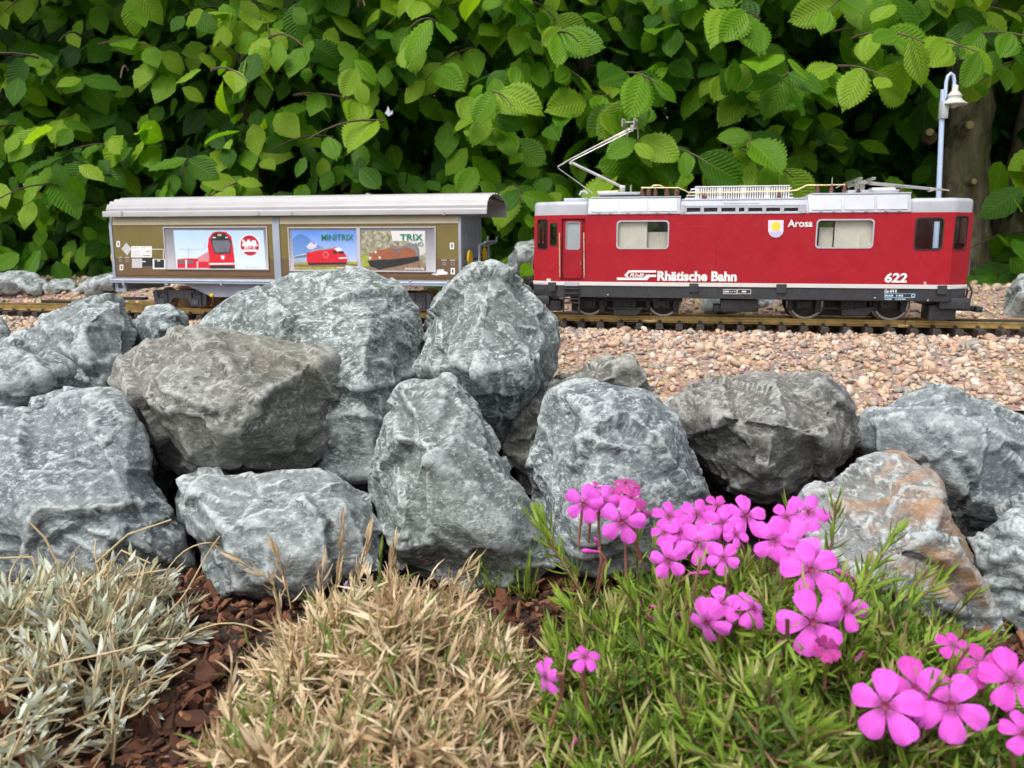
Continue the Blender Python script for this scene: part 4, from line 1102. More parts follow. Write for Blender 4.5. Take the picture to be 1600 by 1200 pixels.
# sole bars, side rail, trapezoid truss
MB().box(a0, a1, -.0012, W + .0012, z_rail - .0015, z_bot).build('floor_frame', BLGREY, wag, bevel=.0006)
for v0 in (-.0042, W + .0042):
    MB().tube([(a0 - .003, v0, z_rail + .001), (a1 - .002, v0, z_rail + .001)], .0016, 8).build('slide_rail', paint('pale_blue_rail', (.36, .43, .55), .4, 0, .07, 60, 0, .1), wag, smooth=True)
    MB().tube([(a0 - .003, v0, z_rail - .0022), (a1 - .002, v0, z_rail - .0022)], .0013, 8).build('slide_rail', BLGREY, wag, smooth=True)
for x in (192, 260, 345, 424, 480, 560, 640, 700):
    pbx(x - 2, 438, x + 2, 446, -.0062, .001).build('rail_bracket', BLGREY, wag, bevel=.0004, seg=1)
zt_ = z_rail - .0015; zl = uw(390, 465, .006)[1]
t0, t1, t2, t3 = (uw(x, 455, .006)[0] for x in (289, 330, 566, 606))
MB().prism([(a0 + .02, zt_), (a1 - .02, zt_), (a1 - .02, zt_ - .003), (t3, zt_ - .003), (t2, zl), (t1, zl), (t0, zt_ - .003), (a0 + .02, zt_ - .003)], .006, .009).build('sole_bar', BLGREY, wag, bevel=.0005, seg=1)
MB().prism([(a0 + .02, zt_), (a1 - .02, zt_), (a1 - .02, zt_ - .003), (t3, zt_ - .003), (t2, zl), (t1, zl), (t0, zt_ - .003), (a0 + .02, zt_ - .003)], W - .009, W - .006).build('sole_bar', BLGREY, wag, bevel=.0005, seg=1)
for x in (398, 406, 500):
    pbx(x - 2.4, 448, x + 2.4, 464, .003, .007).build('truss_rib', BLGREY, wag)
u, z = uw(330, 461.5, .004); MB().lathe((u, .006, z), (0, -1, 0), [(.003, 0), (.003, .002), (.0015, .003)], 12).build('release_knob', YEL, wag)
for uu, s in ((a0, 1), (a1, -1)):
    st = MB(); x0 = uu + s * .001; x1 = uu + s * .0195; lo, hi = min(x0, x1), max(x0, x1)
    zz0 = zt_ - .0155
    plate('step_plate', vplane(.001), [(lo, zz0), (hi, zz0), (hi, zt_), (lo, zt_)], [[(lo + .005, zz0 + .005), (hi - .006, zz0 + .005), (hi - .006, zt_ - .003), (lo + .005, zt_ - .003)]], -.003, .0005, BLGREY, wag)
    MB().box(uu + (s - 1) * .003, uu + (s + 1) * .003, .004, W - .004, zt_ - .014, zt_).build('headstock', BLGREY, wag, bevel=.0006)
    MB().box(min(uu - s * .034, uu + s * .012), max(uu - s * .034, uu + s * .012), CEN - .004, CEN + .004, .010, .0145).build('coupler', BLK, wag, bevel=.0008)
    for vv in (.02, W - .02):                       # buffers
        MB().lathe((uu, vv, zt_ - .006), (-s, 0, 0), [(.004, 0), (.004, .006), (.0025, .006), (.0025, .012), (.0085, .012), (.008, .014)], 18).build('buffer', DGREY, wag, smooth=True)
# bogies
bo = uw(281, 465, .02)[0] - a0
for cu in (a0 + bo, a1 - bo):
    mb = MB(); vb = .020; h0 = uw(281, 454, vb)[1]; h1 = uw(281, 470, vb)[1]; hb = uw(281, 477, vb)[1]
    L = .0465
    mb.prism([(cu - L, h0 - .002), (cu - L + .004, h0 + .001), (cu + L - .004, h0 + .001), (cu + L, h0 - .002), (cu + L - .002, hb + .002), (cu + L - .006, hb), (cu + L - .028, hb), (cu + .012, h1 + .004), (cu - .012, h1 + .004), (cu - L + .028, hb), (cu - L + .006, hb), (cu - L + .002, hb + .002)], vb, vb + .003)
    for s in (-1, 1):
        c = cu + s * .029; zc_ = (h1 + hb) / 2 + .002
        mb.box(c - .007, c + .007, vb - .003, vb, zc_ - .006, zc_ + .006); mb.box(c - .005, c + .005, vb - .005, vb - .003, zc_ - .004, zc_ + .004)
        for q in (-1, 1): mb.box(c + q * .0078 - .0008, c + q * .0078 + .0008, vb - .003, vb, zc_ - .008, h0 - .001); mb.box(c + q * .003 - .0008, c + q * .003 + .0008, vb - .002, vb, h0 - .006, h0 + .0005)
    bf = mb.build('bogie_frame', DGREY, wag, bevel=.0005, seg=1)
    MB().box(cu - .012, cu + .012, vb + .003, W - vb - .003, h0 - .006, h0).build('bolster', DGREY, wag)
    MB().prism([(cu - .04, h0 - .002), (cu + .04, h0 - .002), (cu + .04, hb), (cu - .04, hb)], W - vb - .003, W - vb).build('far_bogie_frame', DGREY, wag)
    for s in (-1, 1):
        px_, py_ = 0, 0
        u = cu + s * .029; r = .0155
        b = Vector((u, CEN - .0275, r - .0004))
        wh = MB().lathe(b, (0, 1, 0), [(r * .3, -.001), (r * .85, .0005), (r * .97, -.0006), (r, 0), (r, .0045), (r + .002, .0055), (r + .002, .0066)], 32).build('wheel', COPPER, wag, smooth=True)
        MB().tube([(u, CEN - .024, r), (u, CEN + .024, r)], .0018, 8).build('axle', STEEL, wh)
        MB().lathe(Vector((u, CEN + .0275, r - .0004)), (0, -1, 0), [(r * .3, -.001), (r * .97, -.0006), (r, 0), (r, .0045), (r + .002, .0055), (r + .002, .0066)], 28).build('far_wheel', COPPER, wh, smooth=True)
# yellow handwheels on the ends
def handwheel(u, v, z, r, s):
    mb = MB(); n = 20
    mb.tube([(u, v + r * math.cos(2 * math.pi * k / n), z + r * math.sin(2 * math.pi * k / n)) for k in range(n + 1)], r * .14, 8)
    hw = mb.build('handwheel', YEL, wag, smooth=True)
    for k in range(3):
        a = math.pi * k / 3 + .5
        MB().tube([(u, v - r * math.cos(a), z - r * math.sin(a)), (u, v + r * math.cos(a), z + r * math.sin(a))], r * .11, 6).build('spoke', YEL, hw)
    MB().tube([(u + s * .001, v, z), (u - s * .012, v, z)], .0014, 8).build('spindle', DGREY, hw)
def on_end(px, py, u):
    pl = Plane((u, 0, 0), (0, 1, 0), (0, 0, 1), (1, 0, 0)); return pl.px(px, py)
uh = a1 + .006; v_, z_ = on_end(734, 404, uh); handwheel(uh, min(max(v_, .012), .05), z_, .0108, 1)
v2, z2 = on_end(757, 398, uh); handwheel(uh, min(max(v2, .07), .135), z2, .0105, 1)
handwheel(a0 - .0045, .016, uw(172, 402.5)[1], .0108, -1); handwheel(a0 - .0045, .1, uw(172, 402.5)[1], .0105, -1)
# pale end railing, hoses between the vehicles
ub = a1 + .018
mb = MB()
for vv in (.03, .088): mb.tube([(ub, vv, z_bot - .004), (ub, vv, z_bot + .050)], .0018, 6); mb.tube([(ub, vv, z_bot + .050), (ub + .012, vv, z_bot + .054), (ub + .013, vv, z_bot + .062)], .0015, 6)
mb.tube([(ub, .03, z_bot + .049), (ub, .088, z_bot + .049)], .0014, 6); mb.tube([(ub, .03, z_bot + .016), (ub, .088, z_bot + .016)], .0014, 6)
mb.tube([(ub + .011, .02, z_bot + .054), (ub + .011, .098, z_bot + .056)], .0014, 6)
mb.box(a1 - .001, ub + .016, .012, W - .012, z_bot - .006, z_bot - .003)
mb.build('end_platform_railing', BLGREY, wag)
rr = random.Random(8)
for k in range(5):
    vv = .022 + k * .017; zz = z_bot + rr.uniform(.004, .03); uu = a1 + .005
    MB().tube([(uu, vv, zz), (uu + .012, vv + .003, zz + .003), (uu + .018, vv, zz - .012), (uu + .013, vv - .004, zz - .03), (uu + .02, vv, zz - .042)], .0012, 8).build('brake_hose', BLACKPL, wag, smooth=True)

# ---- posters
PO = SIDE
def pp(name, q, pts, lay, m, par):
    pl = PO; return plate(name, pl, [pl.px(*q(*p)) for p in pts], [], .0006 + lay * .00012, .0006 + lay * .00012 + .0001, m, par)
def R4(x0, y0, x1, y1): return [(x0, y0), (x1, y0), (x1, y1), (x0, y1)]
def upright(q, x0, y0, x1, y1):
    a, b, c, d = PO.rect(*q(x0, y0), *q(x1, y1)); return [(a, b), (c, b), (c, d), (a, d)]
def frame(q, x0, y0, x1, y1, w, par=None, bars=()):
    a, b, c, d = PO.rect(*q(x0, y0), *q(x1, y1))
    return plate('poster_frame', PO, [(a, b), (c, b), (c, d), (a, d)], [[(a + w, b + w), (c - w, b + w), (c - w, d - w), (a + w, d - w)]], .0001, .0018, FRAMEG, wag, bevel=.0003)
def gradient_print(name, top, bot, z0, z1, var=.06, scale=50):
    t = NT(name); co = t.add('ShaderNodeTexCoord'); sx = t.add('ShaderNodeSeparateXYZ'); t.con(co.outputs['Object'], sx.inputs[0])
    mr = t.add('ShaderNodeMapRange'); t.con(sx.outputs['Z'], mr.inputs[0]); mr.inputs[1].default_value = z0; mr.inputs[2].default_value = z1
    n = t.noise(co.outputs['Object'], scale, 5, .6)
    f = t.math('ADD', mr.outputs[0], t.math('MULTIPLY', t.math('SUBTRACT', n, .5), var * 6))
    t.set(Base_Color=t.ramp(f, [(0, bot), (1, top)]), Roughness=.4); return t.m
zlo, zhi = uw(340, 420)[1], uw(340, 358)[1]
SKY1 = gradient_print('pale_sky_print', (.42, .60, .84), (.70, .80, .90), zlo, zhi)
SKY2 = gradient_print('blue_sky_print', (.07, .22, .68), (.48, .60, .84), zlo + .005, zhi)
MTN = gradient_print('blue_mountain_print', (.06, .17, .48), (.20, .36, .70), zlo, zhi)
PRED = paint('red_print', (.62, .012, .030), .4, 0, .08, 60); PDRK = paint('black_print', (.02, .022, .026), .4, 0, .2, 60)
PWHT = paint('white_poster_print', (.76, .77, .78), .45, 0, .04, 60); PGRN = paint('green_lettering', (.012, .20, .13), .4, 0, .05, 60)
PGRS = paint('grass_print', (.30, .34, .05), .45, 0, .35, 140); PBRN = paint('brown_track_print', (.26, .14, .08), .45, 0, .3, 140)
PCRO = paint('chestnut_print', (.30, .10, .045), .45, 0, .2, 160); PROC = paint('rock_print', (.30, .29, .20), .5, 0, .75, 170); PTUN = paint('tunnel_print', (.19, .18, .19), .5, 0, .3, 90)
PBAND = gradient_print('grey_band_print', (.16, .16, .19), (.50, .50, .55), zlo, zhi); PCOA = paint('coach_print', (.30, .42, .60), .45, 0, .2, 90); PGLS = paint('glass_print', (.13, .14, .17), .4, 0, .3, 120)
PMRN = paint('logo_red', (.45, .008, .045), .4, 0, .05, 60)
# poster one: red railcar
f1 = frame(k3, 507, 302, 1267, 619, .0016)
b1 = plate('print', PO, upright(k3, 512, 308, 1262, 614), [], .0004, .0006, PBAND, f1)
pp('sky_print', k3, [(570, 328), (1232, 330), (1252, 612), (596, 608)], 1, SKY1, f1)
pp('railcar_print', k3, [(600, 542), (660, 535), (750, 535), (835, 492), (835, 606), (602, 606)], 2, PRED, f1)
pp('railcar_print', k3, [(752, 528), (835, 480), (835, 560), (755, 560)], 3, paint('faded_red_print', (.60, .25, .28), .45, 0, .1, 60), f1)
for x in (612, 676): pp('window_print', k3, R4(x, 550, x + 42, 575), 4, PGLS, f1)
pp('door_print', k3, R4(660, 545, 672, 604), 4, PWHT, f1); pp('door_print', k3, R4(745, 560, 753, 604), 4, PWHT, f1)
pp('railcar_print', k3, [(824, 450), (832, 385), (862, 345), (905, 336), (958, 340), (996, 372), (1008, 440), (1018, 520), (1026, 608), (832, 608), (836, 520)], 4, PRED, f1)
pp('windscreen_print', k3, [(845, 400), (868, 352), (908, 344), (952, 350), (984, 388), (1000, 410), (990, 500), (876, 502), (852, 420)], 5, PDRK, f1)
pp('windscreen_print', k3, [(858, 402), (984, 402), (994, 430), (984, 490), (882, 492), (862, 440)], 6, PGLS, f1)
pp('lamp_print', k3, R4(862, 378, 884, 386), 6, PWHT, f1); pp('lamp_print', k3, R4(955, 378, 972, 386), 6, PWHT, f1); pp('sign_print', k3, R4(898, 356, 926, 370), 6, paint('display_print', (.55, .45, .2), .4, 0, .1, 50), f1)
pp('crest_print', k3, [(922, 514), (950, 514), (948, 536), (936, 546), (924, 536)], 6, PWHT, f1)
pp('bumper_print', k3, [(836, 570), (1022, 568), (1024, 580), (836, 582)], 6, PWHT, f1); pp('bumper_print', k3, R4(842, 588, 1020, 608), 5, PDRK, f1)
for x0, y0, x1, y1 in ((615, 465, 790, 471), (680, 440, 686, 520), (800, 420, 806, 480), (655, 478, 720, 482), (802, 348, 838, 353)): pp('mast_print', k3, R4(x0, y0, x1, y1), 2, paint('faint_line_print', (.45, .52, .64), .45, 0, .1, 60), f1)
c = PO.px(*k3(1133, 440)); r = PO.px(*k3(1208, 440))[0] - c[0]
def disc(rad, lay, m, par): return plate('logo_disc', PO, circle(c[0], c[1], rad, 40), [], .0006 + lay * .00012, .0006 + lay * .00012 + .0001, m, par)
disc(r, 2, PWHT, f1); disc(r * .9, 3, PMRN, f1)
pp('logo_engine', k3, [(1078, 402), (1090, 396), (1098, 412), (1112, 412), (1116, 398), (1134, 398), (1136, 412), (1150, 412), (1154, 400), (1178, 404), (1182, 428), (1192, 434), (1192, 446), (1080, 446), (1076, 430), (1086, 426)], 4, PWHT, f1)
pp('logo_engine', k3, [(1074, 480), (1082, 470), (1185, 470), (1196, 482), (1186, 490), (1160, 486), (1110, 486), (1084, 490)], 4, PWHT, f1)
pp('logo_banner', k3, [(1096, 444), (1106, 436), (1160, 436), (1172, 444), (1172, 468), (1160, 476), (1106, 476), (1096, 468)], 5, PWHT, f1)
text('lettering', 'LGB', PO, (*k3(1106, 444), *k3(1164, 470)), .0006 + 6 * .00012, PMRN, f1, bold=.03)
for k in range(9): pp('fine_print', k3, R4(1100 + k * 13, 594 + (k % 3), 1106 + k * 13, 606), 2, paint('faint_line_print', (.45, .52, .64)), f1)
# posters two and three in one frame
f2 = frame(k4, 82, 246, 958, 513, .0016)
plate('print', PO, upright(k4, 88, 252, 952, 508), [], .0004, .0006, PBAND, f2)
plate('poster_divider', PO, upright(k4, 490, 250, 510, 510), [], .0006, .0018, FRAMEG, f2)
pp('sky_print', k4, [(98, 266), (484, 268), (492, 498), (116, 498)], 1, SKY2, f2)
pp('mountain_print', k4, [(104, 318), (130, 296), (160, 288), (190, 304), (222, 336), (262, 356), (300, 380), (330, 420), (330, 455), (113, 455)], 2, MTN, f2)
pp('cloud_print', k4, [(188, 362), (214, 336), (234, 352), (250, 344), (246, 368), (222, 380), (200, 378)], 3, paint('cloud_print', (.62, .58, .72), .45, 0, .15, 90), f2)
pp('grass_print', k4, [(114, 458), (300, 450), (490, 452), (492, 498), (116, 498)], 3, PGRS, f2)
pp('track_print', k4, [(114, 470), (491, 466), (491, 482), (115, 484)], 4, PBRN, f2)
pp('coach_print', k4, [(112, 420), (150, 408), (192, 402), (192, 456), (114, 460)], 4, PCOA, f2); pp('window_print', k4, [(116, 424), (190, 410), (190, 424), (116, 434)], 5, PGLS, f2)
pp('engine_print', k4, [(190, 398), (244, 382), (345, 374), (352, 366), (392, 370), (414, 402), (432, 428), (428, 458), (200, 464), (190, 455)], 5, PRED, f2)
pp('engine_roof_print', k4, [(196, 394), (246, 378), (345, 371), (352, 376), (250, 386), (200, 400)], 6, paint('grey_print', (.30, .31, .34), .45, 0, .2, 60), f2)
pp('windscreen_print', k4, [(352, 372), (388, 368), (406, 388), (372, 392)], 6, PWHT, f2); pp('windscreen_print', k4, [(346, 390), (368, 386), (372, 404), (348, 406)], 6, PDRK, f2); pp('windscreen_print', k4, [(376, 390), (404, 388), (416, 404), (384, 406)], 6, PDRK, f2)
pp('running_gear_print', k4, [(196, 460), (428, 456), (424, 468), (200, 472)], 6, PDRK, f2)
pp('stripe_print', k4, [(380, 428), (430, 426), (430, 434), (382, 436)], 6, PWHT, f2)
cc = PO.px(*k4(303, 412)); rr_ = PO.px(*k4(320, 412))[0] - cc[0]
plate('emblem_print', PO, circle(cc[0], cc[1], rr_, 24), [circle(cc[0], cc[1], rr_ * .8, 24)], .0014, .0015, paint('faded_red_print', (.60, .25, .28)), f2)
text('lettering', 'MINITRIX', PO, (*k4(278, 290), *k4(468, 325)), .0017, PGRN, f2, bold=.008)
text('lettering', 'www.trix.de', PO, (*k4(368, 480), *k4(480, 496)), .0017, PWHT, f2, bold=.01)
pp('rock_print', k4, [(512, 268), (892, 270), (899, 506), (524, 503)], 1, PROC, f2)
pp('haze_print', k4, [(690, 270), (892, 270), (897, 400), (862, 420), (850, 360), (790, 330), (700, 330)], 2, gradient_print('pale_haze_print', (.72, .72, .70), (.50, .49, .46), zlo, zhi), f2)
pp('tunnel_print', k4, [(770, 370), (800, 345), (835, 345), (858, 375), (864, 450), (780, 470)], 3, PTUN, f2)
pp('ballast_print', k4, [(524, 480), (640, 496), (860, 440), (897, 460), (899, 506), (524, 503)], 3, paint('ballast_print', (.26, .17, .11), .5, 0, .35, 160), f2)
pp('bush_print', k4, [(514, 420), (545, 400), (565, 440), (560, 490), (524, 495)], 3, PGRS, f2)
pp('engine_print', k4, [(560, 412), (600, 388), (680, 372), (690, 362), (770, 358), (800, 366), (836, 394), (838, 432), (700, 448), (570, 452)], 4, PCRO, f2)
pp('engine_roof_print', k4, [(680, 368), (770, 356), (802, 364), (800, 372), (690, 378)], 5, PTUN, f2)
pp('running_gear_print', k4, [(552, 446), (700, 438), (856, 420), (858, 446), (760, 472), (620, 500), (566, 480)], 5, PDRK, f2)
for x, y in ((600, 396), (568, 430), (624, 428)):
    c2 = PO.px(*k4(x, y)); plate('lamp_print', PO, circle(c2[0], c2[1], .0017, 12), [], .0015, .0016, PWHT, f2)
pp('window_print', k4, R4(700, 385, 716, 402), 5, PGLS, f2); pp('window_print', k4, R4(730, 382, 746, 400), 5, PGLS, f2)
text('lettering', 'TRIX', PO, (*k4(745, 288), *k4(880, 326)), .0017, PGRN, f2, bold=.018)
text('lettering', 'HO', PO, (*k4(838, 336), *k4(884, 362)), .0017, PGRN, f2, bold=.003)
text('lettering', 'www.trix.de', PO, (*k4(775, 484), *k4(888, 502)), .0017, PWHT, f2, bold=.01)
# data panels
GREYP = paint('pale_grey_print', (.50, .51, .53), .45, 0, .08, 60)
def pr(q, pts, m, lay=0): return pp('data_panel', q, pts, lay - 3, m, wag)
pr(k3, [(188, 464), (224, 420), (262, 464), (230, 514)], GREYP); pr(k3, R4(260, 446, 412, 528), PWHT, 1); pr(k3, R4(265, 537, 340, 605), GREYP); pr(k3, R4(340, 532, 416, 590), PDRK)
pr(k3, R4(418, 540, 512, 614), PWHT); pr(k3, R4(430, 544, 502, 604), PDRK, 1); pr(k3, R4(452, 548, 472, 557), PWHT, 2); pr(k3, R4(340, 555, 366, 562), PWHT, 1)
pr(k3, R4(412, 466, 498, 470), PWHT); pr(k3, R4(494, 466, 498, 540), PWHT)
for x0, x1 in ((266, 276), (279, 284), (287, 302), (308, 316), (332, 338), (342, 346), (350, 358), (362, 370)): pr(k3, R4(x0, 452, x1, 462), GREYP, 2)
for k, w_ in enumerate((60, 74, 52, 70, 66)): pr(k3, R4(268, 474 + k * 10, 268 + w_, 477 + k * 10), paint('faint_text_print', (.40, .41, .42)), 2)
for x0, x1 in ((372, 384), (390, 400)): pr(k3, R4(x0, 478, x1, 490), paint('olive_square_print', (.35, .34, .10)), 2)
pr(k3, R4(348, 512, 372, 518), PGLS, 2); pr(k3, R4(376, 512, 402, 518), PGLS, 2)
for q, x0, y0, x1, y1 in ((k3, 152, 408, 178, 451), (k3, 175, 580, 201, 622), (k4, 1040, 340, 1065, 378), (k4, 1045, 490, 1070, 528)):
    pr(q, R4(x0, y0, x1, y1), PWHT); mx_, my_ = (x0 + x1) / 2, (y0 + y1) / 2; pr(q, R4(mx_ - (x1 - x0) * .17, my_ - (y1 - y0) * .27, mx_ + (x1 - x0) * .17, my_ + (y1 - y0) * .27), PDRK, 1)
for q, x, y in ((k3, 180, 550), (k3, 230, 550), (k4, 1006, 465), (k4, 1057, 465)):
    c2 = PO.px(*q(x, y)); plate('data_panel', PO, circle(c2[0], c2[1], .0024, 16), [circle(c2[0], c2[1], .0019, 16)], .0003, .0004, GREYP, wag); pr(q, R4(x - 16, y - 24, x + 14, y - 19), GREYP)
pr(k4, [(930, 528), (945, 518), (962, 512), (966, 500), (1000, 498), (1008, 510), (1028, 516), (1026, 528), (990, 530), (960, 534)], PWHT)
# ================================================================== MODEL STREET LAMP
PALEB = paint('pale_blue_lamp_post', (.46, .58, .80), .4, 0, .06, 60, 0, .12)
LGREY = paint('grey_lamp_shade', (.50, .49, .45), .45, 0, .1, 60, .1, .25)
LY = 1.165
lp = P(1466.5, 308, LY); lt = P(1473, 140, LY); lb = ground_z(np.array([lp.x]), np.array([lp.y]))[0] - .012
lamp = empty('street_lamp', (lp.x, LY, lb)); tag(lamp, 'pale blue model street lamp with bell shade behind the locomotive', 'lamp')
def rel(px, py, dy=0): q = P(px, py, LY + dy); return (q.x - lp.x, q.y - LY, q.z - lb)
foot = (rel(1463.5, 400)[0], 0, 0)
MB().tube([foot, rel(1466.5, 308), rel(1471.5, 187), rel(1473.5, 140)], [.0042, .0036, .0034, .0032], 8).build('post', PALEB, lamp)
MB().tube([rel(1473.5, 158), rel(1477, 150), rel(1478.5, 128), rel(1481, 119), rel(1485.5, 115), rel(1489.5, 118), rel(1491, 126), rel(1490.5, 138)], .0024, 10).build('arm', PALEB, lamp, smooth=True)
b0 = rel(1469.5, 186); b1 = rel(1476, 158)
mb = MB(); mb.box(b0[0] - .002, b1[0] + .004, -.006, .004, b0[2], b1[2]); mb.build('cable_sleeve', paint('grey_sleeve', (.42, .46, .46), .5, 0, .08, 60), lamp, bevel=.001)
c = rel(1490, 163.5); k = LY / FPX
MB().lathe(c, (0, 0, 1), [(18.5 * k, -.0006), (18.8 * k, .0006), (15 * k, 3.2 * k), (11.5 * k, 6 * k), (9.6 * k, 9.5 * k), (10.6 * k, 11.2 * k), (10.8 * k, 12.2 * k), (7.8 * k, 16 * k), (4.4 * k, 20 * k), (4.2 * k, 27 * k), (2.5 * k, 28 * k)], 28).build('shade', LGREY, lamp, smooth=True, sharp=60)
MB().lathe(c, (0, 0, 1), [(2 * k, -5 * k), (5 * k, -3 * k), (6 * k, 0), (5 * k, 3 * k)], 16).build('bulb', paint('milky_bulb', (.55, .52, .45), .3, 0, .1, 60), lamp, smooth=True)
MB().lathe((0 + foot[0], 0, 0), (0, 0, 1), [(.012, -.004), (.012, .004), (.006, .007)], 16).build('foot', PALEB, lamp)

# ================================================================== HORNBEAM HEDGE
t = NT('hornbeam_leaf')
at = t.add('ShaderNodeAttribute', attribute_name='leaf'); sx = t.add('ShaderNodeSeparateXYZ'); t.con(at.outputs['Vector'], sx.inputs[0])
S_, T_, TI_ = sx.outputs[0], sx.outputs[1], sx.outputs[2]
oi = t.add('ShaderNodeObjectInfo')
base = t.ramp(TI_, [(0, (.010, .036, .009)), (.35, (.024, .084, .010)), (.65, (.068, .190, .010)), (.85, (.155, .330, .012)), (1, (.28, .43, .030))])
absS = t.math('ABSOLUTE', S_)
ph = t.math('MULTIPLY', t.math('SUBTRACT', T_, t.math('MULTIPLY', absS, .17)), 12 * 6.2832)
wv = t.math('SINE', ph)
vein = t.ramp(wv, [(.0, (0,) * 3), (.80, (0,) * 3), (1.0, (.20,) * 3)])
rib = t.ramp(absS, [(0.0, (.55,) * 3), (.05, (.3,) * 3), (.085, (0,) * 3)])
vv_ = t.mix(1.0, vein, rib, 'ADD')
lite = t.mix(1.0, base, (.07, .09, .02), 'ADD')
nz = t.noise(t.coord(), 90, 4, .6)
base = t.mix(t.ramp(nz, [(.35, (0,) * 3), (.7, (.4,) * 3)]), base, t.mix(1.0, base, (.62, .70, .6), 'MULTIPLY'))
col = t.mix(vv_, base, lite)
t.set(Base_Color=col, Roughness=.48, Specular_IOR_Level=.28)
t.con(t.bump(wv, .40, .0014), t.b.inputs['Normal'])
tl = t.add('ShaderNodeBsdfTranslucent'); t.con(t.mix(1.0, col, (1.45, 1.55, .45), 'MULTIPLY'), tl.inputs['Color'])
mx = t.add('ShaderNodeMixShader'); mx.inputs[0].default_value = .48
t.con(t.b.outputs[0], mx.inputs[1]); t.con(tl.outputs[0], mx.inputs[2]); t.con(mx.outputs[0], t.out.inputs['Surface'])
LEAF = t.m
def leaf_base(rows, cols, width=.60, pleat=.011, curl=.18, fold=.25, serr=.10, twist=0.0, droop=.25):
    ss = np.linspace(-1, 1, cols); V = []; A = []
    for i in range(rows):
        tt = i / (rows - 1)
        w = width / 2 * 1.12 * (math.sin(math.pi * min(1, tt ** .72)) ** .86) * (1 - .22 * tt)
        if i in (0, rows - 1): w = .004
        for s in ss:
            k = abs(s)
            x = s * w * (1 + (serr if (i % 2 and k > .99) else 0))
            y = tt + .17 * k * (w / (width / 2)) * (1 - tt) ** .3 * .8 - .05 * k * (tt > .9)
            z = fold * abs(x) - droop * x * x * 2.2 - curl * tt * tt + (pleat * (1 if i % 2 else -1) * (w / (width / 2)) * min(1, k * 2) if rows > 8 else 0)
            z += twist * x * tt
            V.append((x, min(y, 1.0 if k < .1 else .995), z)); A.append((s, tt, 0))
    i = (np.arange(rows - 1)[:, None] * cols + np.arange(cols - 1)[None]).ravel()
    F = np.stack([i, i + 1, i + cols + 1, i + cols], -1)
    return np.array(V), F, np.array(A)
rs = np.random.RandomState(21)
def hedge_front(X, Z):
    p = np.stack([X * 4.2, Z * 4.2, X * 0 + 3], -1)
    n = fbm(p, 2)
    return 1.44 - .16 * X + .22 * n - .10 * np.clip(Z - .35, 0, 1) + .10 * np.clip(.12 - Z, 0, .2) * 3
LE = []                           # leaves: pos, tip dir, normal, size, tint
def norm(v): return v / np.linalg.norm(v)
def twig(base, d, L, nl, bright, size):
    pts = []
    d = norm(np.array(d)); b = np.array(base)
    for k in range(nl):
        f = (k + .6) / nl
        p = b + d * L * f + np.array([0, 0, -.35 * L * f * f])
        pts.append(p)
        side = norm(np.cross(d, [0, 0, 1]) + 1e-6) * (1 if k % 2 else -1)
        tip = norm(side * rs.uniform(.35, .95) + d * rs.uniform(.25, .8) * np.array([1, .55, 1]) + np.array([0, 0, -rs.uniform(.25, 1.0)]) + rs.normal(size=3) * .18)
        nrm = norm(np.array([0, -.80, .62]) + rs.normal(size=3) * .36)
        LE.append((p, tip, nrm, size * rs.uniform(.62, 1.22) * (1 - .25 * (f > .85)), np.clip(bright + rs.normal() * .13 + .12 * (f > .8), 0, 1)))
    return [b] + pts
branches = []
for layer, (n, dy0, dy1, br, sz) in enumerate(((400, -.06, .06, .79, .068), (520, .04, .20, .56, .067), (580, .18, .42, .38, .070))):  # deeper layers get darker tints, the hedge's inner shade put into leaf colour
    for k in range(n):
        X = rs.uniform(-1.25, 1.25) * (1 + dy0 * .4); Z = rs.uniform(.03, .86) if layer else .04 + .8 * rs.rand() ** .9
        if layer < 2 and X > .62 and Z < .50 and X < .86 and rs.rand() < .85: continue       # the bare trunk shows here
        Y = float(hedge_front(np.array([X]), np.array([Z]))[0]) + rs.uniform(dy0, dy1) + .08
        d = (rs.normal() * .75, -rs.uniform(.25, 1.0), rs.uniform(-.35, .3))
        hi = .14 * np.clip((Z - .15) / .5, 0, 1)  # higher leaves tinted lighter, light from above put into their colour
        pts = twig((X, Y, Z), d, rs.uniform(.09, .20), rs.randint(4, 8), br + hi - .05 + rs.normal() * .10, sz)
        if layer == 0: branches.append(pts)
# some distinct sprays pushed out of the hedge face, as in the photograph
for px, py, Y, dx, br in ((760, 150, 1.24, .25, .93), (600, 190, 1.22, -.8, .88), (520, 215, 1.24, -.5, .86), (200, 110, 1.22, .3, .92), (60, 90, 1.24, -.4, .86), (330, 110, 1.22, .7, .84), (130, 60, 1.25, .2, .84), (1280, 110, 1.20, .3, .84),
                          (1330, 60, 1.18, .3, .86), (1390, 70, 1.20, .5, .86), (1150, 250, 1.22, .3, .80), (1240, 120, 1.2, -.4, .82), (1010, 230, 1.22, .5, .80), (690, 40, 1.23, -.2, .78), (860, 60, 1.23, .2, .84), (560, 10, 1.22, .2, .9), (420, 60, 1.25, .6, .78),
                          (1180, 210, 1.22, -.3, .76), (1130, 30, 1.2, .1, .8), (1500, 60, 1.2, .3, .8), (960, 120, 1.24, .3, .78), (800, 290, 1.34, .1, .82), (300, 250, 1.34, .2, .66), (90, 290, 1.38, -.2, .66)):
    b = P(px, py, Y + .10)
    branches.append(twig(tuple(b), (dx, -.8, .05), .15, 6, br, .074))
LEa = LE
n = len(LE)
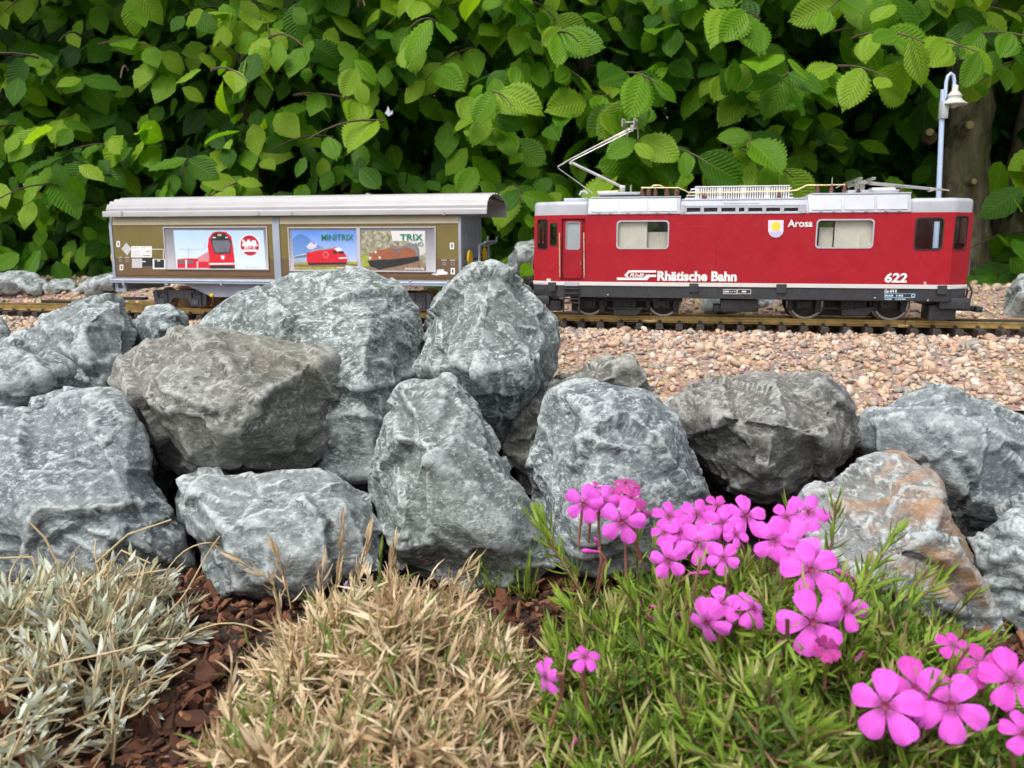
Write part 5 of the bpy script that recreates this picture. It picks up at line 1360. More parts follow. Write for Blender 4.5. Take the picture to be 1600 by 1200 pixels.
# filler deep in the hedge, shade put into its dark tint, and the part above the picture that shades it
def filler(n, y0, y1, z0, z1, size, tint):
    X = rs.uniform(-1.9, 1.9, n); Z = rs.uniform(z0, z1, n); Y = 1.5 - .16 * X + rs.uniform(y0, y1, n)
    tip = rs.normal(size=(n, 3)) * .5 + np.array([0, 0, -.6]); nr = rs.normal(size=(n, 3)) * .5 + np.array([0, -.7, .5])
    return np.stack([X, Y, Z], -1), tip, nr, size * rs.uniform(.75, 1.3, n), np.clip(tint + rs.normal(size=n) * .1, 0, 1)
def frames(tip, nr):
    tip = tip / np.linalg.norm(tip, axis=1)[:, None]
    nr = nr - (nr * tip).sum(1)[:, None] * tip; nr = nr / np.linalg.norm(nr, axis=1)[:, None]
    x = np.cross(tip, nr)
    return np.stack([x, tip, nr], -1)
pos = np.array([l[0] for l in LE]); tip = np.array([l[1] for l in LE]); nr = np.array([l[2] for l in LE]); sz = np.array([l[3] for l in LE]); ti = np.array([l[4] for l in LE])
# keep leaves clear of the train
q = np.array([TI @ Vector(p) for p in pos])
keep = ~((q[:, 1] < .20) & (q[:, 2] < .20) & (q[:, 0] > -.95)) & (q[:, 1] > .16)
pos, tip, nr, sz, ti = pos[keep], tip[keep], nr[keep], sz[keep], ti[keep]
qx, qy = proj(pos)
bare = (qx > 1484) & (qx < 1548) & (qy > 135) & (qy < 420) & (pos[:, 1] < 1.56) & (rs.rand(len(pos)) < .93)
pos, tip, nr, sz, ti, qx, qy = (a_[~bare] for a_ in (pos, tip, nr, sz, ti, qx, qy))      # the bare trunk shows here
inview = (qx > -30) & (qx < 1630) & (qy > -30) & (qy < 450)
dist = np.linalg.norm(pos - np.array(CAM), axis=1)
order = np.argsort(np.where(inview, dist, 99) - sz * 2.0)
solo = order[:300]; rest = np.setdiff1d(np.arange(len(pos)), solo)
hedge = empty('hornbeam_hedge', (0, 1.7, .03)); tag(hedge, 'dense green hornbeam hedge behind the train', 'hedge')
HO = np.array((0, 1.7, .03))
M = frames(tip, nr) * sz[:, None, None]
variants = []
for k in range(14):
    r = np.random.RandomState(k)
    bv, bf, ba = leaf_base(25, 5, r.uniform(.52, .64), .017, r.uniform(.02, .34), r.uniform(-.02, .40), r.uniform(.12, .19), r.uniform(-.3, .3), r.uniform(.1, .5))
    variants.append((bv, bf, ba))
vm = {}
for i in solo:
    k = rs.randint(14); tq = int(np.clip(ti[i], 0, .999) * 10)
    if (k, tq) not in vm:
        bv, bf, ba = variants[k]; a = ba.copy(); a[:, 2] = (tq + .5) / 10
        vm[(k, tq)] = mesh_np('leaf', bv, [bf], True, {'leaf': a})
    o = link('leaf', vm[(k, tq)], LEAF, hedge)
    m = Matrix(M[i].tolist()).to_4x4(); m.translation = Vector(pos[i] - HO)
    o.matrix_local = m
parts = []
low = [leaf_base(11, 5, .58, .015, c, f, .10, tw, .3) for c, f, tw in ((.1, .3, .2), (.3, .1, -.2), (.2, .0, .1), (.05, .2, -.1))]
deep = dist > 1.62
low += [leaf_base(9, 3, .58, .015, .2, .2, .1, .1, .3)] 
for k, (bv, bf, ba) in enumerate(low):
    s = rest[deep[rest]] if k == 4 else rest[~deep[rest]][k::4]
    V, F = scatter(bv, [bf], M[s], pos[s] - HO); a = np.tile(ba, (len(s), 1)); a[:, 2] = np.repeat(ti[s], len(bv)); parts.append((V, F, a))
lowest = [leaf_base(6, 3, .64, 0, .2, .2, 0, .1, .2), leaf_base(6, 3, .64, 0, .1, .3, 0, -.2, .2)]
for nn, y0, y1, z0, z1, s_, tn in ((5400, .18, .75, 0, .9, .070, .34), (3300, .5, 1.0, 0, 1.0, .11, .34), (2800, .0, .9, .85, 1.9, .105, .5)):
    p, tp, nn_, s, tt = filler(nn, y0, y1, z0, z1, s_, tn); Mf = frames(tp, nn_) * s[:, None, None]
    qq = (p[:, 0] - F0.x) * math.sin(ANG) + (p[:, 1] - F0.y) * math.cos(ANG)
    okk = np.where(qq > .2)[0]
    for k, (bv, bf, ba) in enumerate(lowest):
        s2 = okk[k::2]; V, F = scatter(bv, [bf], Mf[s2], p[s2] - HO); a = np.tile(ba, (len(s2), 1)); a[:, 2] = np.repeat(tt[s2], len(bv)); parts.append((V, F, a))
V, F, A = join_np(parts)
print('hedge quads', sum(len(f) for f in F))
kind(link('foliage', mesh_np('foliage', V, F, True, {'leaf': A}), LEAF, hedge), 'stuff')
# twigs and limbs
t = NT('twig_bark'); n1 = t.noise(t.coord(), 120, 5, .7)
t.set(Base_Color=t.ramp(n1, [(.3, (.045, .028, .018)), (.7, (.13, .085, .055))]), Roughness=.8); t.con(t.bump(n1, .4, .001), t.b.inputs['Normal']); TWIG = t.m
for k, pts in enumerate(branches[:: 4] + branches[-24:]):
    MB().tube([Vector(p) - Vector(HO) for p in pts], [.0022 - .0015 * j / len(pts) for j in range(len(pts))], 5).build('twig', TWIG, hedge, smooth=True)
t = NT('hornbeam_bark'); v = t.coord(scale=(1, 1, .35)); n1 = t.noise(v, 40, 7, .7, .5); n2 = t.noise(t.coord(), 9, 5, .6)
c = t.mix(t.ramp(n2, [(.45, (0,) * 3), (.65, (.7,) * 3)]), t.ramp(n1, [(.36, (.045, .034, .025)), (.62, (.30, .245, .185))]), (.13, .135, .05))
t.set(Base_Color=c, Roughness=.9); t.con(t.bump(n1, 1.0, .012), t.b.inputs['Normal']); BARKT = t.m
CUT = paint('sawn_wood', (.42, .30, .17), .8, 0, .2, 120)
def trunk(pts, r, knots=()):
    pp_ = [Vector(p) for p in pts]; P3 = []; RR = []
    for k in range(len(pp_) - 1):
        for j in range(8):
            f = j / 8; P3.append(pp_[k].lerp(pp_[k + 1], f)); RR.append(r[k] * (1 - f) + r[k + 1] * f)
    P3.append(pp_[-1]); RR.append(r[-1])
    mb = MB().tube([p - Vector(HO) for p in P3], RR, 24)
    V = np.array(mb.v); c = np.repeat(np.array([p - Vector(HO) for p in P3]), 24, 0)
    d = V - c; V = c + d * (1 + .34 * fbm(V * np.array([16, 16, 9]), 4, .6))[:, None]
    mb.v = [tuple(x) for x in V]
    tk = mb.build('trunk', BARKT, hedge, smooth=True, sharp=80)
    for kp, kd, kr in knots:
        kp = Vector(kp) - Vector(HO); kd = Vector(kd).normalized()
        kb = MB().lathe(kp - kd * .04, kd, [(kr * 2.2, 0), (kr * 1.7, .02), (kr * 1.25, .036), (kr * 1.15, .043)], 16).build('branch_stub', BARKT, tk, smooth=True)
        MB().lathe(kp, kd, [(kr, -.002), (kr, .0042), (kr * .6, .0046)], 16).build('sawn_face', CUT, tk)
TY = 1.50
trunk([P(1500, 470, TY), P(1502, 400, TY), P(1505, 300, TY), P(1514, 170, TY + .02), P(1530, 30, TY + .04), P(1545, -260, TY + .06)], [.062, .050, .043, .041, .040, .036],
      [(P(1514, 196, TY - .055), (-.05, -1, .15), .007), (P(1453, 207, TY - .06), (-.5, -1, .1), .006), (P(1520, 284, TY - .052), (.1, -1, .1), .005)])
trunk([P(1575, 470, TY + .02), P(1590, 360, TY + .02), P(1612, 230, TY + .04), P(1640, 50, TY + .1), P(1655, -200, TY + .1)], [.05, .040, .034, .03, .028])
trunk([P(395, 460, 1.78), P(398, 250, 1.78), P(402, 120, 1.78), P(410, -150, 1.8)], [.05, .042, .04, .036])
trunk([P(930, 460, 1.85), P(925, 200, 1.85), P(920, -150, 1.85)], [.045, .04, .036])
for x in (-.1, 60, 700, 1190):
    trunk([P(x, 460, 2.0), P(x + 12, 200, 2.0), P(x + 8, -150, 2.0)], [.045, .04, .036])
# ================================================================== PLANTS OF THE BED
def leafy_mat(name, stops, rough=.55, transl=.3, sheen=0.0):
    t = NT(name); a = t.add('ShaderNodeAttribute', attribute_name='tint')
    c = t.ramp(a.outputs['Fac'], stops); n = t.noise(t.coord(), 300, 3, .6)
    c = t.mix(t.ramp(n, [(.35, (0,) * 3), (.7, (.35,) * 3)]), c, t.mix(1.0, c, (.6, .6, .55), 'MULTIPLY'))
    t.set(Base_Color=c, Roughness=rough, Specular_IOR_Level=.35, Sheen_Weight=sheen)
    tl = t.add('ShaderNodeBsdfTranslucent'); t.con(t.mix(1.0, c, (1.2, 1.15, .8), 'MULTIPLY'), tl.inputs['Color'])
    mx = t.add('ShaderNodeMixShader'); mx.inputs[0].default_value = transl
    t.con(t.b.outputs[0], mx.inputs[1]); t.con(tl.outputs[0], mx.inputs[2]); t.con(mx.outputs[0], t.out.inputs['Surface'])
    return t.m
GREENL = leafy_mat('phlox_leaf', [(0, (.035, .065, .015)), (.35, (.085, .160, .028)), (.65, (.185, .300, .035)), (.88, (.29, .43, .05)), (1, (.46, .45, .18))])
STRAW = leafy_mat('dry_leaf', [(0, (.20, .12, .065)), (.3, (.45, .31, .18)), (.65, (.68, .52, .33)), (.92, (.80, .68, .49)), (1, (.16, .24, .05))], .6, .25)
SILV = leafy_mat('silver_leaf', [(0, (.60, .48, .30)), (.25, (.46, .46, .28)), (.55, (.56, .61, .48)), (.85, (.70, .75, .67)), (1, (.80, .82, .82))], .75, .2, .3)
STEMG = leafy_mat('plant_stem', [(0, (.16, .055, .05)), (.5, (.20, .13, .06)), (1, (.62, .49, .30))], .6, .1)
def blade(n=3, w=.13, bend=.25, vee=.35):
    """narrow leaf along +Y, unit length"""
    V = []; 
    for i in range(n + 1):
        tt = i / n; ww = w / 2 * (math.sin(math.pi * (.12 + .86 * tt)) ** .7 if i < n else .02)
        y = tt; z = bend * (tt * tt) 
        V += [(-ww, y, z + vee * ww), (0, y, z), (ww, y, z + vee * ww)]
    F = []
    for i in range(n):
        for j in (0, 1): q = 3 * i + j; F.append((q, q + 1, q + 4, q + 3))
    return np.array(V), np.array(F)
class Mound:
    def __init__(s, cx, cy, rx, ry, H, base=None): s.c = (cx, cy); s.r = (rx, ry); s.H = H
    def z(s, X, Y):
        e = np.clip(1 - ((X - s.c[0]) / s.r[0]) ** 2 - ((Y - s.c[1]) / s.r[1]) ** 2, 0, 1)
        p = np.stack([X * 28, Y * 28, X * 0], -1)
        return ground_z(X, Y) + s.H * e ** .55 * (1 + .75 * pnoise(p) + .3 * pnoise(p * 2.3))
    def sample(s, n, rs):
        a = rs.rand(n) * 2 * np.pi; r = np.sqrt(rs.rand(n))
        X = s.c[0] + s.r[0] * r * np.cos(a); Y = s.c[1] + s.r[1] * r * np.sin(a)
        return X, Y
    def normal(s, X, Y):
        h = .004
        return np.stack([-(s.z(X + h, Y) - s.z(X - h, Y)) / (2 * h), -(s.z(X, Y + h) - s.z(X, Y - h)) / (2 * h), np.ones_like(X)], -1)
def stems_mesh(paths, r0, r1, n=4):
    """paths (m,k,3) -> tubes"""
    m, k, _ = paths.shape
    d = np.gradient(paths, axis=1); d /= np.linalg.norm(d, axis=2)[..., None] + 1e-9
    ref = np.array([.31, .87, .12]); a = np.cross(d, ref); a /= np.linalg.norm(a, axis=2)[..., None] + 1e-9; b = np.cross(d, a)
    rr = np.linspace(r0, r1, k)[None, :, None, None]
    th = np.arange(n) * 2 * np.pi / n
    V = paths[:, :, None] + rr * (a[:, :, None] * np.cos(th)[None, None, :, None] + b[:, :, None] * np.sin(th)[None, None, :, None])
    i = np.arange(k - 1)[:, None] * n + np.arange(n)[None]; j = np.arange(k - 1)[:, None] * n + (np.arange(n)[None] + 1) % n
    f = np.stack([i, j, j + n, i + n], -1).reshape(-1, 4)
    F = (f[None] + (np.arange(m) * k * n)[:, None, None]).reshape(-1, 4)
    return V.reshape(-1, 3), [F]
def shoots(md, n, rs, L, nleaf, leafL, spread, up, w, tint, tsd, droop=0.0, curl=(.1, .5), lift=0.0, wild=.35, only=None, grad=.1):
    """leafy shoots growing out of a mound; returns leaf parts and stem paths"""
    X, Y = md.sample(n, rs)
    gap = pnoise(np.stack([X * 60, Y * 60, X * 0 + 4.5], -1)) > -.22; X, Y = X[gap], Y[gap]; n = len(X)
    if only is not None: X, Y = X[only(X, Y)], Y[only(X, Y)]; n = len(X)
    Z = md.z(X, Y); N = md.normal(X, Y); N /= np.linalg.norm(N, axis=1)[:, None]
    D = N * (1 - up) + np.array([0, 0, up]) + rs.normal(size=(n, 3)) * wild; D /= np.linalg.norm(D, axis=1)[:, None]
    Ls = L * rs.uniform(.6, 1.35, n)
    B = np.stack([X, Y, Z], -1) - D * (Ls * rs.uniform(.45, .8, n))[:, None]
    B[:, 2] = np.maximum(B[:, 2], ground_z(B[:, 0], B[:, 1]) + .002)
    k = 5; f = np.linspace(0, 1, k)
    paths = B[:, None] + D[:, None] * (Ls[:, None] * f)[..., None] + np.array([0, 0, -1.0]) * (droop * Ls[:, None] * f ** 2)[..., None] + (rs.normal(size=(n, 1, 3)) * .12 * Ls[:, None, None]) * (f ** 2)[None, :, None]
    # leaves
    fi = np.tile(np.linspace(.12, 1.0, nleaf), (n, 1)) + rs.uniform(-.04, .04, (n, nleaf)); fi = np.clip(fi, 0, 1)
    seg = np.clip((fi * (k - 1)).astype(int), 0, k - 2); fr = fi * (k - 1) - seg
    ii = np.arange(n)[:, None]
    pos = paths[ii, seg] * (1 - fr)[..., None] + paths[ii, seg + 1] * fr[..., None]
    tang = paths[ii, seg + 1] - paths[ii, seg]; tang /= np.linalg.norm(tang, axis=2)[..., None] + 1e-9
    rad = rs.normal(size=(n, nleaf, 3)); rad -= (rad * tang).sum(2)[..., None] * tang; rad /= np.linalg.norm(rad, axis=2)[..., None] + 1e-9
    sp = spread * (1.25 - .7 * fi) * rs.uniform(.6, 1.4, (n, nleaf))
    tip = tang * np.cos(sp)[..., None] + rad * np.sin(sp)[..., None]
    nr = tang * np.sin(sp)[..., None] - rad * np.cos(sp)[..., None] + rs.normal(size=(n, nleaf, 3)) * .25
    S = leafL * rs.uniform(.6, 1.25, (n, nleaf)) * (1 - .25 * (fi > .9))
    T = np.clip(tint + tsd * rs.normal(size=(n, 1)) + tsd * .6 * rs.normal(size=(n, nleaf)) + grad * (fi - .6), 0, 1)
    pos, tip, nr, S, T = pos.reshape(-1, 3), tip.reshape(-1, 3), nr.reshape(-1, 3), S.ravel(), T.ravel()
    M = frames(tip, nr) * S[:, None, None]
    parts = []
    cs = np.linspace(curl[0], curl[1], 4)
    for q in range(4):
        bv, bf = blade(3, w * (.8 + .13 * q), cs[q], .5); s = np.arange(q, len(pos), 4)
        V, F = scatter(bv, [bf], M[s], pos[s]); parts.append((V, F, np.repeat(T[s], len(bv))))
    return parts, paths
def plant(name, label, cat, md):
    r = empty(name, (md.c[0], md.c[1], float(ground_z(np.array([md.c[0]]), np.array([md.c[1]]))[0])))
    tag(r, label, cat); return r
def put(name, parts, m, root, k='stuff'):
    V, F, A = join_np(parts); V = V - np.array(root.location)
    o = link(name, mesh_np(name, V, F, True, {'tint': A}), m, root)
    if k: kind(o, k)
    return o
rs = np.random.RandomState(77)
# ---- green phlox
PM = Mound(.124, .338, .116, .130, .054)
phlox = plant('phlox_plant', 'green cushion phlox with bright pink five petalled flowers', 'plant', PM)
p1, s1 = shoots(PM, 1250, rs, .028, 18, .0118, 1.35, .45, .13, .58, .20, wild=.6, grad=.3)  # grad darkens lower leaves: older growth, plus gap shade put into the tint
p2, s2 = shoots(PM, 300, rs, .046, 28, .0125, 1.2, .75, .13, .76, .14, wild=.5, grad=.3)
# longer leafy shoots rising at the rim, as seen against the stones
def rim_shoot(pts, n, leafL, tint):
    pts = np.array([tuple(p) for p in pts]); k = 5
    t_ = np.linspace(0, 1, len(pts)); tt = np.linspace(0, 1, k)
    return np.stack([np.interp(tt, t_, pts[:, i]) for i in range(3)], -1)
rims = []
for a, b, c_, Y in (((930, 960), (880, 880), (838, 815), .40), ((905, 900), (865, 850), (850, 812), .41), ((1280, 900), (1300, 850), (1306, 785), .40), ((1330, 940), (1370, 880), (1400, 835), .40), ((1400, 980), (1430, 940), (1475, 905), .37),
                    ((1340, 980), (1400, 950), (1450, 890), .37), ((1450, 1040), (1490, 1010), (1520, 1000), .34), ((1210, 900), (1240, 850), (1235, 800), .41), ((1470, 1100), (1540, 1080), (1590, 1090), .30), ((1290, 960), (1340, 930), (1385, 905), .38), ((960, 1000), (900, 960), (880, 940), .37), ((900, 1060), (870, 1020), (862, 985), .35)):
    rims.append(rim_shoot([P(*a, Y - .01), P(*b, Y), P(*c_, Y + .005)], 30, .014, .7))
rims = np.array(rims)
def leaves_on(paths, nleaf, leafL, spread, tint, tsd, w, curl=(.1, .4)):
    n, k, _ = paths.shape
    fi = np.tile(np.linspace(.05, 1.0, nleaf), (n, 1)); seg = np.clip((fi * (k - 1)).astype(int), 0, k - 2); fr = fi * (k - 1) - seg; ii = np.arange(n)[:, None]
    pos = paths[ii, seg] * (1 - fr)[..., None] + paths[ii, seg + 1] * fr[..., None]
    tang = paths[ii, seg + 1] - paths[ii, seg]; tang /= np.linalg.norm(tang, axis=2)[..., None] + 1e-9
    rad = rs.normal(size=(n, nleaf, 3)); rad -= (rad * tang).sum(2)[..., None] * tang; rad /= np.linalg.norm(rad, axis=2)[..., None]
    sp = spread * (1.2 - .65 * fi) * rs.uniform(.75, 1.25, (n, nleaf))
    tip = tang * np.cos(sp)[..., None] + rad * np.sin(sp)[..., None]; nr = tang * np.sin(sp)[..., None] - rad * np.cos(sp)[..., None]
    S = (leafL * rs.uniform(.7, 1.2, (n, nleaf))).ravel(); T = np.clip(tint + tsd * rs.normal(size=(n, nleaf)), 0, 1).ravel()
    pos, tip, nr = pos.reshape(-1, 3), tip.reshape(-1, 3), nr.reshape(-1, 3); M = frames(tip, nr) * S[:, None, None]
    bv, bf = blade(3, w, curl[1], .5); V, F = scatter(bv, [bf], M, pos)
    return [(V, F, np.repeat(T, len(bv)))]
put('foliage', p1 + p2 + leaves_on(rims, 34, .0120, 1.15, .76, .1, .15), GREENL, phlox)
pst = []
for pth, r0, r1 in ((s1, .0008, .0005), (s2, .0009, .0005), (rims, .0010, .0006)):
    V, F = stems_mesh(pth, r0, r1); pst.append((V, F, np.clip(.35 + .25 * rs.normal(size=len(V)), 0, 1)))
put('stems', pst, STEMG, phlox)
# flowers
t = NT('phlox_petal'); at = t.add('ShaderNodeAttribute', attribute_name='tint'); sx = t.add('ShaderNodeAttribute', attribute_name='along')
c = t.ramp(at.outputs['Fac'], [(0, (.46, .007, .22)), (.4, (.64, .025, .46)), (.75, (.78, .075, .68)), (1, (.82, .14, .76))])
c = t.mix(t.ramp(sx.outputs['Fac'], [(.0, (1,) * 3), (.14, (.9,) * 3), (.30, (0,) * 3)]), c, (.26, .003, .17))
n = t.noise(t.coord(scale=(9, 1, 1)), 3.5, 4, .65); c = t.mix(t.ramp(n, [(.35, (0,) * 3), (.75, (.5,) * 3)]), c, (.88, .30, .82))
t.set(Base_Color=c, Roughness=.6, Specular_IOR_Level=.25, Sheen_Weight=.2)
tl = t.add('ShaderNodeBsdfTranslucent'); t.con(c, tl.inputs['Color']); mx = t.add('ShaderNodeMixShader'); mx.inputs[0].default_value = .35
t.con(t.b.outputs[0], mx.inputs[1]); t.con(tl.outputs[0], mx.inputs[2]); t.con(mx.outputs[0], t.out.inputs['Surface']); PETAL = t.m
EYE = paint('flower_eye', (.16, .003, .055), .6, 0, .3, 400)
CALYX = paint('flower_tube', (.32, .14, .10), .6, 0, .3, 300)
def petal_mesh(tint, cup, seed, wd=1.0):
    r = np.random.RandomState(seed); rows, cols = 7, 7; V = []; A = []
    for i in range(rows):
        tt = i / (rows - 1)
        w = wd * .375 * (.16 + .84 * math.sin(min(1, tt * .80 + .03) * math.pi * .62)) if i else .045
        if i >= rows - 2: w *= (.93 if i == rows - 2 else .62)
        for s in np.linspace(-1, 1, cols):
            y = .10 + .90 * tt - (.03 * (1 - abs(s)) ** 2 if i == rows - 1 else 0) - .05 * abs(s) ** 2 * tt
            x = s * w
            z = cup * tt * tt * .35 - .10 * (s * s) * tt + .05 * math.sin(3 * s + seed) * tt + .05 * r.normal() * tt * .4
            V.append((x, y, z)); A.append(tt)
    i = (np.arange(rows - 1)[:, None] * cols + np.arange(cols - 1)[None]).ravel()
    F = np.stack([i, i + 1, i + cols + 1, i + cols], -1)
    return mesh_np('petal', np.array(V), [F], True, {'tint': np.full(len(V), tint), 'along': np.array(A)})
petals = {}
def get_petal(tq, cup, sd):
    if (tq, cup, sd) not in petals: petals[(tq, cup, sd)] = petal_mesh(tq, cup, sd)
    return petals[(tq, cup, sd)]
eye_me = MB().lathe((0, 0, -.10), (0, 0, 1), [(.05, -.75), (.06, -.3), (.085, -.02), (.13, .085), (.115, .125), (.05, .11), (.02, .09)], 12).mesh('flower', smooth=True)
PO_ = Vector(phlox.location)
def flower(px, py, dia, tint=.8, face=(0, 0), cup=-.1, spin=None, Y=None, close=0.0):
    r = random.Random(int(px * 7 + py))
    if Y is None: Y = np.interp(py, [740, 800, 900, 1000, 1100, 1200], [.418, .402, .342, .297, .262, .240])
    c = P(px, py, Y); D_ = (c - CAM).length; rad = dia * .485 * D_ / FPX
    n = (CAM - c).normalized() + Vector((face[0], 0, face[1])) + Vector((r.uniform(-.18, .18), 0, r.uniform(-.12, .18)))
    n.normalize(); q = n.to_track_quat('Z', 'Y')
    fo = link('flower', eye_me, EYE, phlox); fo.location = c - PO_; fo.rotation_mode = 'QUATERNION'; fo.rotation_quaternion = q; fo.scale = (rad,) * 3
    a0 = r.uniform(0, 6.28) if spin is None else spin
    for k in range(5):
        pm = get_petal(round(tint * 5) / 5, cup, r.randint(0, 3))
        po = link('petal', pm, PETAL, fo)
        a = a0 + 2 * math.pi * k / 5 + r.uniform(-.08, .08)
        po.rotation_euler = (r.uniform(-.16, .12) + close, r.uniform(-.12, .12), a); s = r.uniform(.92, 1.06); po.scale = (s, s, s); po.location = (0, 0, .002 * k)
    # stalk curving down into the cushion
    b = c - n * rad * .75; g = P(px + r.uniform(-14, 14), py + r.uniform(60, 110), Y + .012)
    mid = b.lerp(g, .45) - n * .004
    MB().tube([b + n * rad * .1 - PO_, b - n * .003 - PO_, mid - PO_, g - PO_], [.0011, .0011, .0008, .0007], 6).build('flower_stalk', CALYX, phlox, smooth=True)
for f in ((912, 787, 62, .85), (942, 783, 60, .85, (.2, .1)), (972, 815, 76, .9), (987, 778, 46, .15, (.6, .4), -.5), (1004, 800, 44, .1, (.9, 0), -.6), (978, 754, 50, .05, (.2, 1.6), -1.2), (930, 762, 36, .15, (.3, 1.0), -.6),
          (1046, 806, 54, .55, (.3, .7)), (1038, 832, 48, .6, (-.3, .4)), (1090, 804, 56, .6, (.2, .5)), (1092, 850, 70, .9), (1044, 875, 64, .85), (1130, 872, 54, .8), (1130, 817, 58, .8, (.3, .2)), (1166, 806, 68, .8, (.3, .2)), (1122, 790, 44, .3, (.3, .9)),
          (1209, 844, 70, .85, (-.1, .15)), (1104, 972, 74, .8, (-.5, -.5), -.5), (1128, 943, 64, .7, (-.1, .9), -.7), (1178, 950, 66, .7, (.8, .6), -.8), (1235, 848, 84, .95), (1268, 890, 90, .85), (1270, 972, 100, .9), (1322, 950, 74, .75, (.5, .1)),
          (1292, 1014, 50, .1, (.1, -.1), .6, None, None, .6), (1264, 800, 66, .7, (.5, .5)), (1228, 808, 48, .6, (-.2, .5)), (1432, 1074, 96, .45, (.3, .4)), (1383, 1103, 102, .9), (1486, 1102, 100, .85, (.1, 0)), (1582, 1062, 86, .6, (.3, .3)), (1533, 1036, 66, .2, (-.2, .9), -.5),
          (1490, 1008, 44, .3, (.3, .5)), (1600, 1146, 60, .6, (.4, .2)), (852, 1058, 56, .75, (-1.4, -.2), -.4), (914, 1026, 50, .55, (.1, 1.5), -.6), (1062, 830, 46, .7, (.4, .3)), (1150, 835, 44, .75, (.5, .2))):
    flower(*f)
# buds
bud_me = MB().lathe((0, 0, 0), (0, 0, 1), [(.10, -1.6), (.16, -1.0), (.20, -.2), (.27, .15), (.30, .5), (.22, .85), (.04, 1.1)], 10).mesh('flower_bud', smooth=True)
BUDM = paint('bud_pink', (.55, .05, .38), .6, 0, .3, 300)
for px, py, ln, ang, Y in ((920, 861, 22, -1.4, .39), (932, 846, 16, -.4, .4), (1040, 910, 20, .3, .37), (1097, 895, 24, 1.4, .37), (1025, 949, 18, -1.2, .36), (1016, 966, 20, -.9, .35), (1061, 962, 22, -.8, .35), (1032, 987, 20, .5, .345), (1317, 896, 30, -1.1, .38), (1230, 1004, 30, -1.5, .32), (1336, 1033, 26, -2.4, .32), (897, 1160, 20, .4, .29), (1150, 1008, 14, -2.3, .33)):
    c = P(px, py, Y); d = Vector((math.sin(ang), -.25, math.cos(ang))).normalized(); s = ln / 2 * Y * 1.08 / FPX
    o = link('flower_bud', bud_me, BUDM, phlox); o.location = c - PO_; o.rotation_mode = 'QUATERNION'; o.rotation_quaternion = d.to_track_quat('Z', 'Y'); o.scale = (s * 1.15, s * 1.15, s)
    b = c - d * s * 1.5; MB().tube([b - PO_, b - d * .004 + Vector((0, 0, -.004)) - PO_, b + Vector((r_ := random.Random(px).uniform(-.004, .004), .01, -.028)) - PO_], [.0008, .0008, .0007], 6).build('flower_stalk', CALYX, phlox, smooth=True)

# ---- dried, straw coloured phlox
DM = Mound(-.060, .335, .070, .112, .050)
dry = plant('dried_phlox', 'withered straw coloured cushion plant with curled dry leaves', 'plant', DM)
p1, s1 = shoots(DM, 1050, rs, .027, 18, .0120, 1.1, .35, .125, .68, .22, curl=(-.8, .9), wild=1.1)
p2, s2 = shoots(DM, 240, rs, .042, 18, .0130, 1.0, .55, .13, .76, .14, curl=(-.6, .7), wild=1.0)
p3, s3 = shoots(DM, 60, rs, .030, 12, .011, .6, .8, .15, 1.0, .0, wild=.3)
tall = []
for a, b, c_, Y in (((440, 960), (425, 905), (350, 865), .44), ((455, 950), (440, 880), (430, 862), .44), ((520, 950), (530, 880), (535, 815), .45), ((545, 960), (560, 900), (575, 838), .45), ((600, 960), (610, 900), (618, 850), .45), ((690, 960), (715, 905), (735, 880), .45), ((520, 1000), (500, 930), (505, 885), .44)):
    tall.append(rim_shoot([P(*a, Y), P(*b, Y), P(*c_, Y)], 0, 0, 0))
tall = np.array(tall)
put('foliage', p1 + p2 + p3 + leaves_on(tall, 14, .0125, 1.0, .6, .14, .17, (-.3, .5)), STRAW, dry)
pst = []
for pth in (s1, s2, tall):
    V, F = stems_mesh(pth, .0008, .0005); pst.append((V, F, np.clip(.75 + .25 * rs.normal(size=len(V)), 0, 1)))
put('stems', pst, STEMG, dry)
# a few faded violet blossoms hang on it
vio_me = bud_me.copy(); vio_me.materials.clear(); VIO = paint('faded_violet', (.30, .24, .46), .7, 0, .3, 300); DO = Vector(dry.location)
for px, py, ln, Y in ((540, 917, 22, .42), (597, 1140, 28, .30), (556, 935, 16, .41), (502, 1192, 20, .28), (640, 1060, 14, .33)):
    c = P(px, py, Y); s = ln / 2 * Y / FPX; rr = random.Random(px)
    o = link('faded_blossom', vio_me, VIO, dry); o.location = c - DO; o.rotation_euler = (rr.uniform(-1, 1), rr.uniform(-1, 1), 0); o.scale = (s, s, s * 1.1)

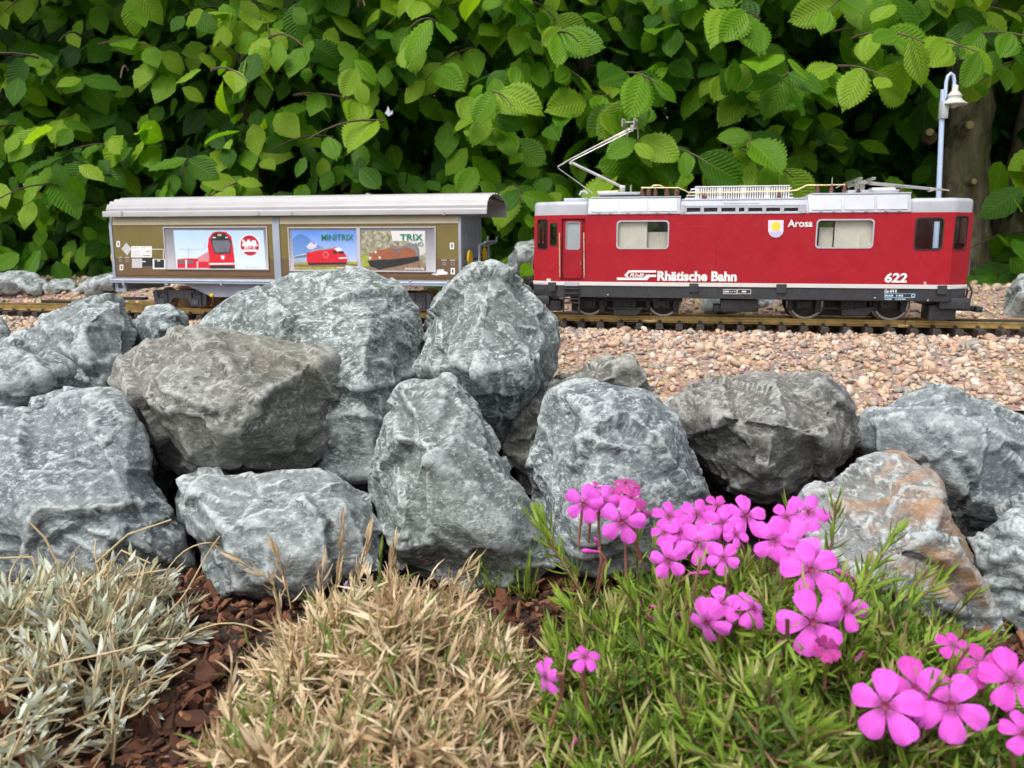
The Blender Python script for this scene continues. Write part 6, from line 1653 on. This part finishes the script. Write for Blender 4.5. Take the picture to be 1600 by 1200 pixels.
# ---- silvery mat plant
SM = Mound(-.258, .365, .078, .130, .040)
silver = plant('silver_leaved_plant', 'silvery woolly leaved carpet plant tangled with dry stems', 'plant', SM)
p1, s1 = shoots(SM, 440, rs, .028, 11, .0098, 1.0, .5, .24, .58, .18, curl=(.1, .7), wild=.6)
p2, s2 = shoots(SM, 34, rs, .044, 12, .0125, .8, .8, .26, .72, .12, curl=(.1, .5), wild=.35, only=lambda X, Y: X < -.16)
def dryleaf(md, n, L, nl, ll):
    return shoots(md, n, rs, L, nl, ll, 1.2, .35, .13, .08, .06, curl=(-.8, .9), wild=.7)
p3, s3 = dryleaf(SM, 360, .030, 9, .0105)
put('foliage', p1 + p2 + p3, SILV, silver)
pst = []
for pth in (s1, s2, s3):
    V, F = stems_mesh(pth, .0008, .0006); pst.append((V, F, np.clip(.85 + .2 * rs.normal(size=len(V)), 0, 1)))
# curly bare tendrils
n = 60; X, Y = SM.sample(n, rs); Z = SM.z(X, Y); k = 12; f = np.linspace(0, 1, k)
ph = rs.rand(n) * 6.28; cu = rs.uniform(2, 6, n); L = rs.uniform(.025, .06, n)
dirn = rs.normal(size=(n, 3)) * np.array([1, .6, .4]) + np.array([.2, 0, .5]); dirn /= np.linalg.norm(dirn, axis=1)[:, None]
path = np.stack([X, Y, Z], -1)[:, None] + dirn[:, None] * (L[:, None] * f)[..., None] + np.stack([np.sin(ph[:, None] + cu[:, None] * f) * .006 * f, np.cos(ph[:, None] + cu[:, None] * f) * .004 * f, np.cos(ph[:, None] * 1.3 + cu[:, None] * f) * .006 * f], -1)
V, F = stems_mesh(path, .0007, .0004, 5); pst.append((V, F, np.clip(.9 + .1 * rs.normal(size=len(V)), 0, 1)))
tend = np.array([rim_shoot([P(*a, .45), P(*b, .45), P(*c_, .45)], 0, 0, 0) for a, b, c_ in (((150, 880), (200, 835), (268, 812)), ((160, 900), (190, 860), (235, 880)), ((60, 900), (50, 870), (0, 872)), ((90, 880), (70, 840), (45, 815)), ((200, 900), (260, 890), (262, 905)))])
V, F = stems_mesh(tend, .0008, .0005, 5); pst.append((V, F, np.full(len(V), .9)))
put('stems', pst, STEMG, silver)
# ---- little grass tuft between the stones
GM = Mound(-.006, .495, .022, .012, .004)
gt = plant('grass_tuft', 'small tuft of green grass at the foot of the tall pale boulder', 'grass', GM)
p1, s1 = shoots(GM, 16, rs, .022, 5, .018, .5, .9, .07, .6, .12, curl=(.0, .3), wild=.3)
put('blades', p1, GREENL, gt, None)
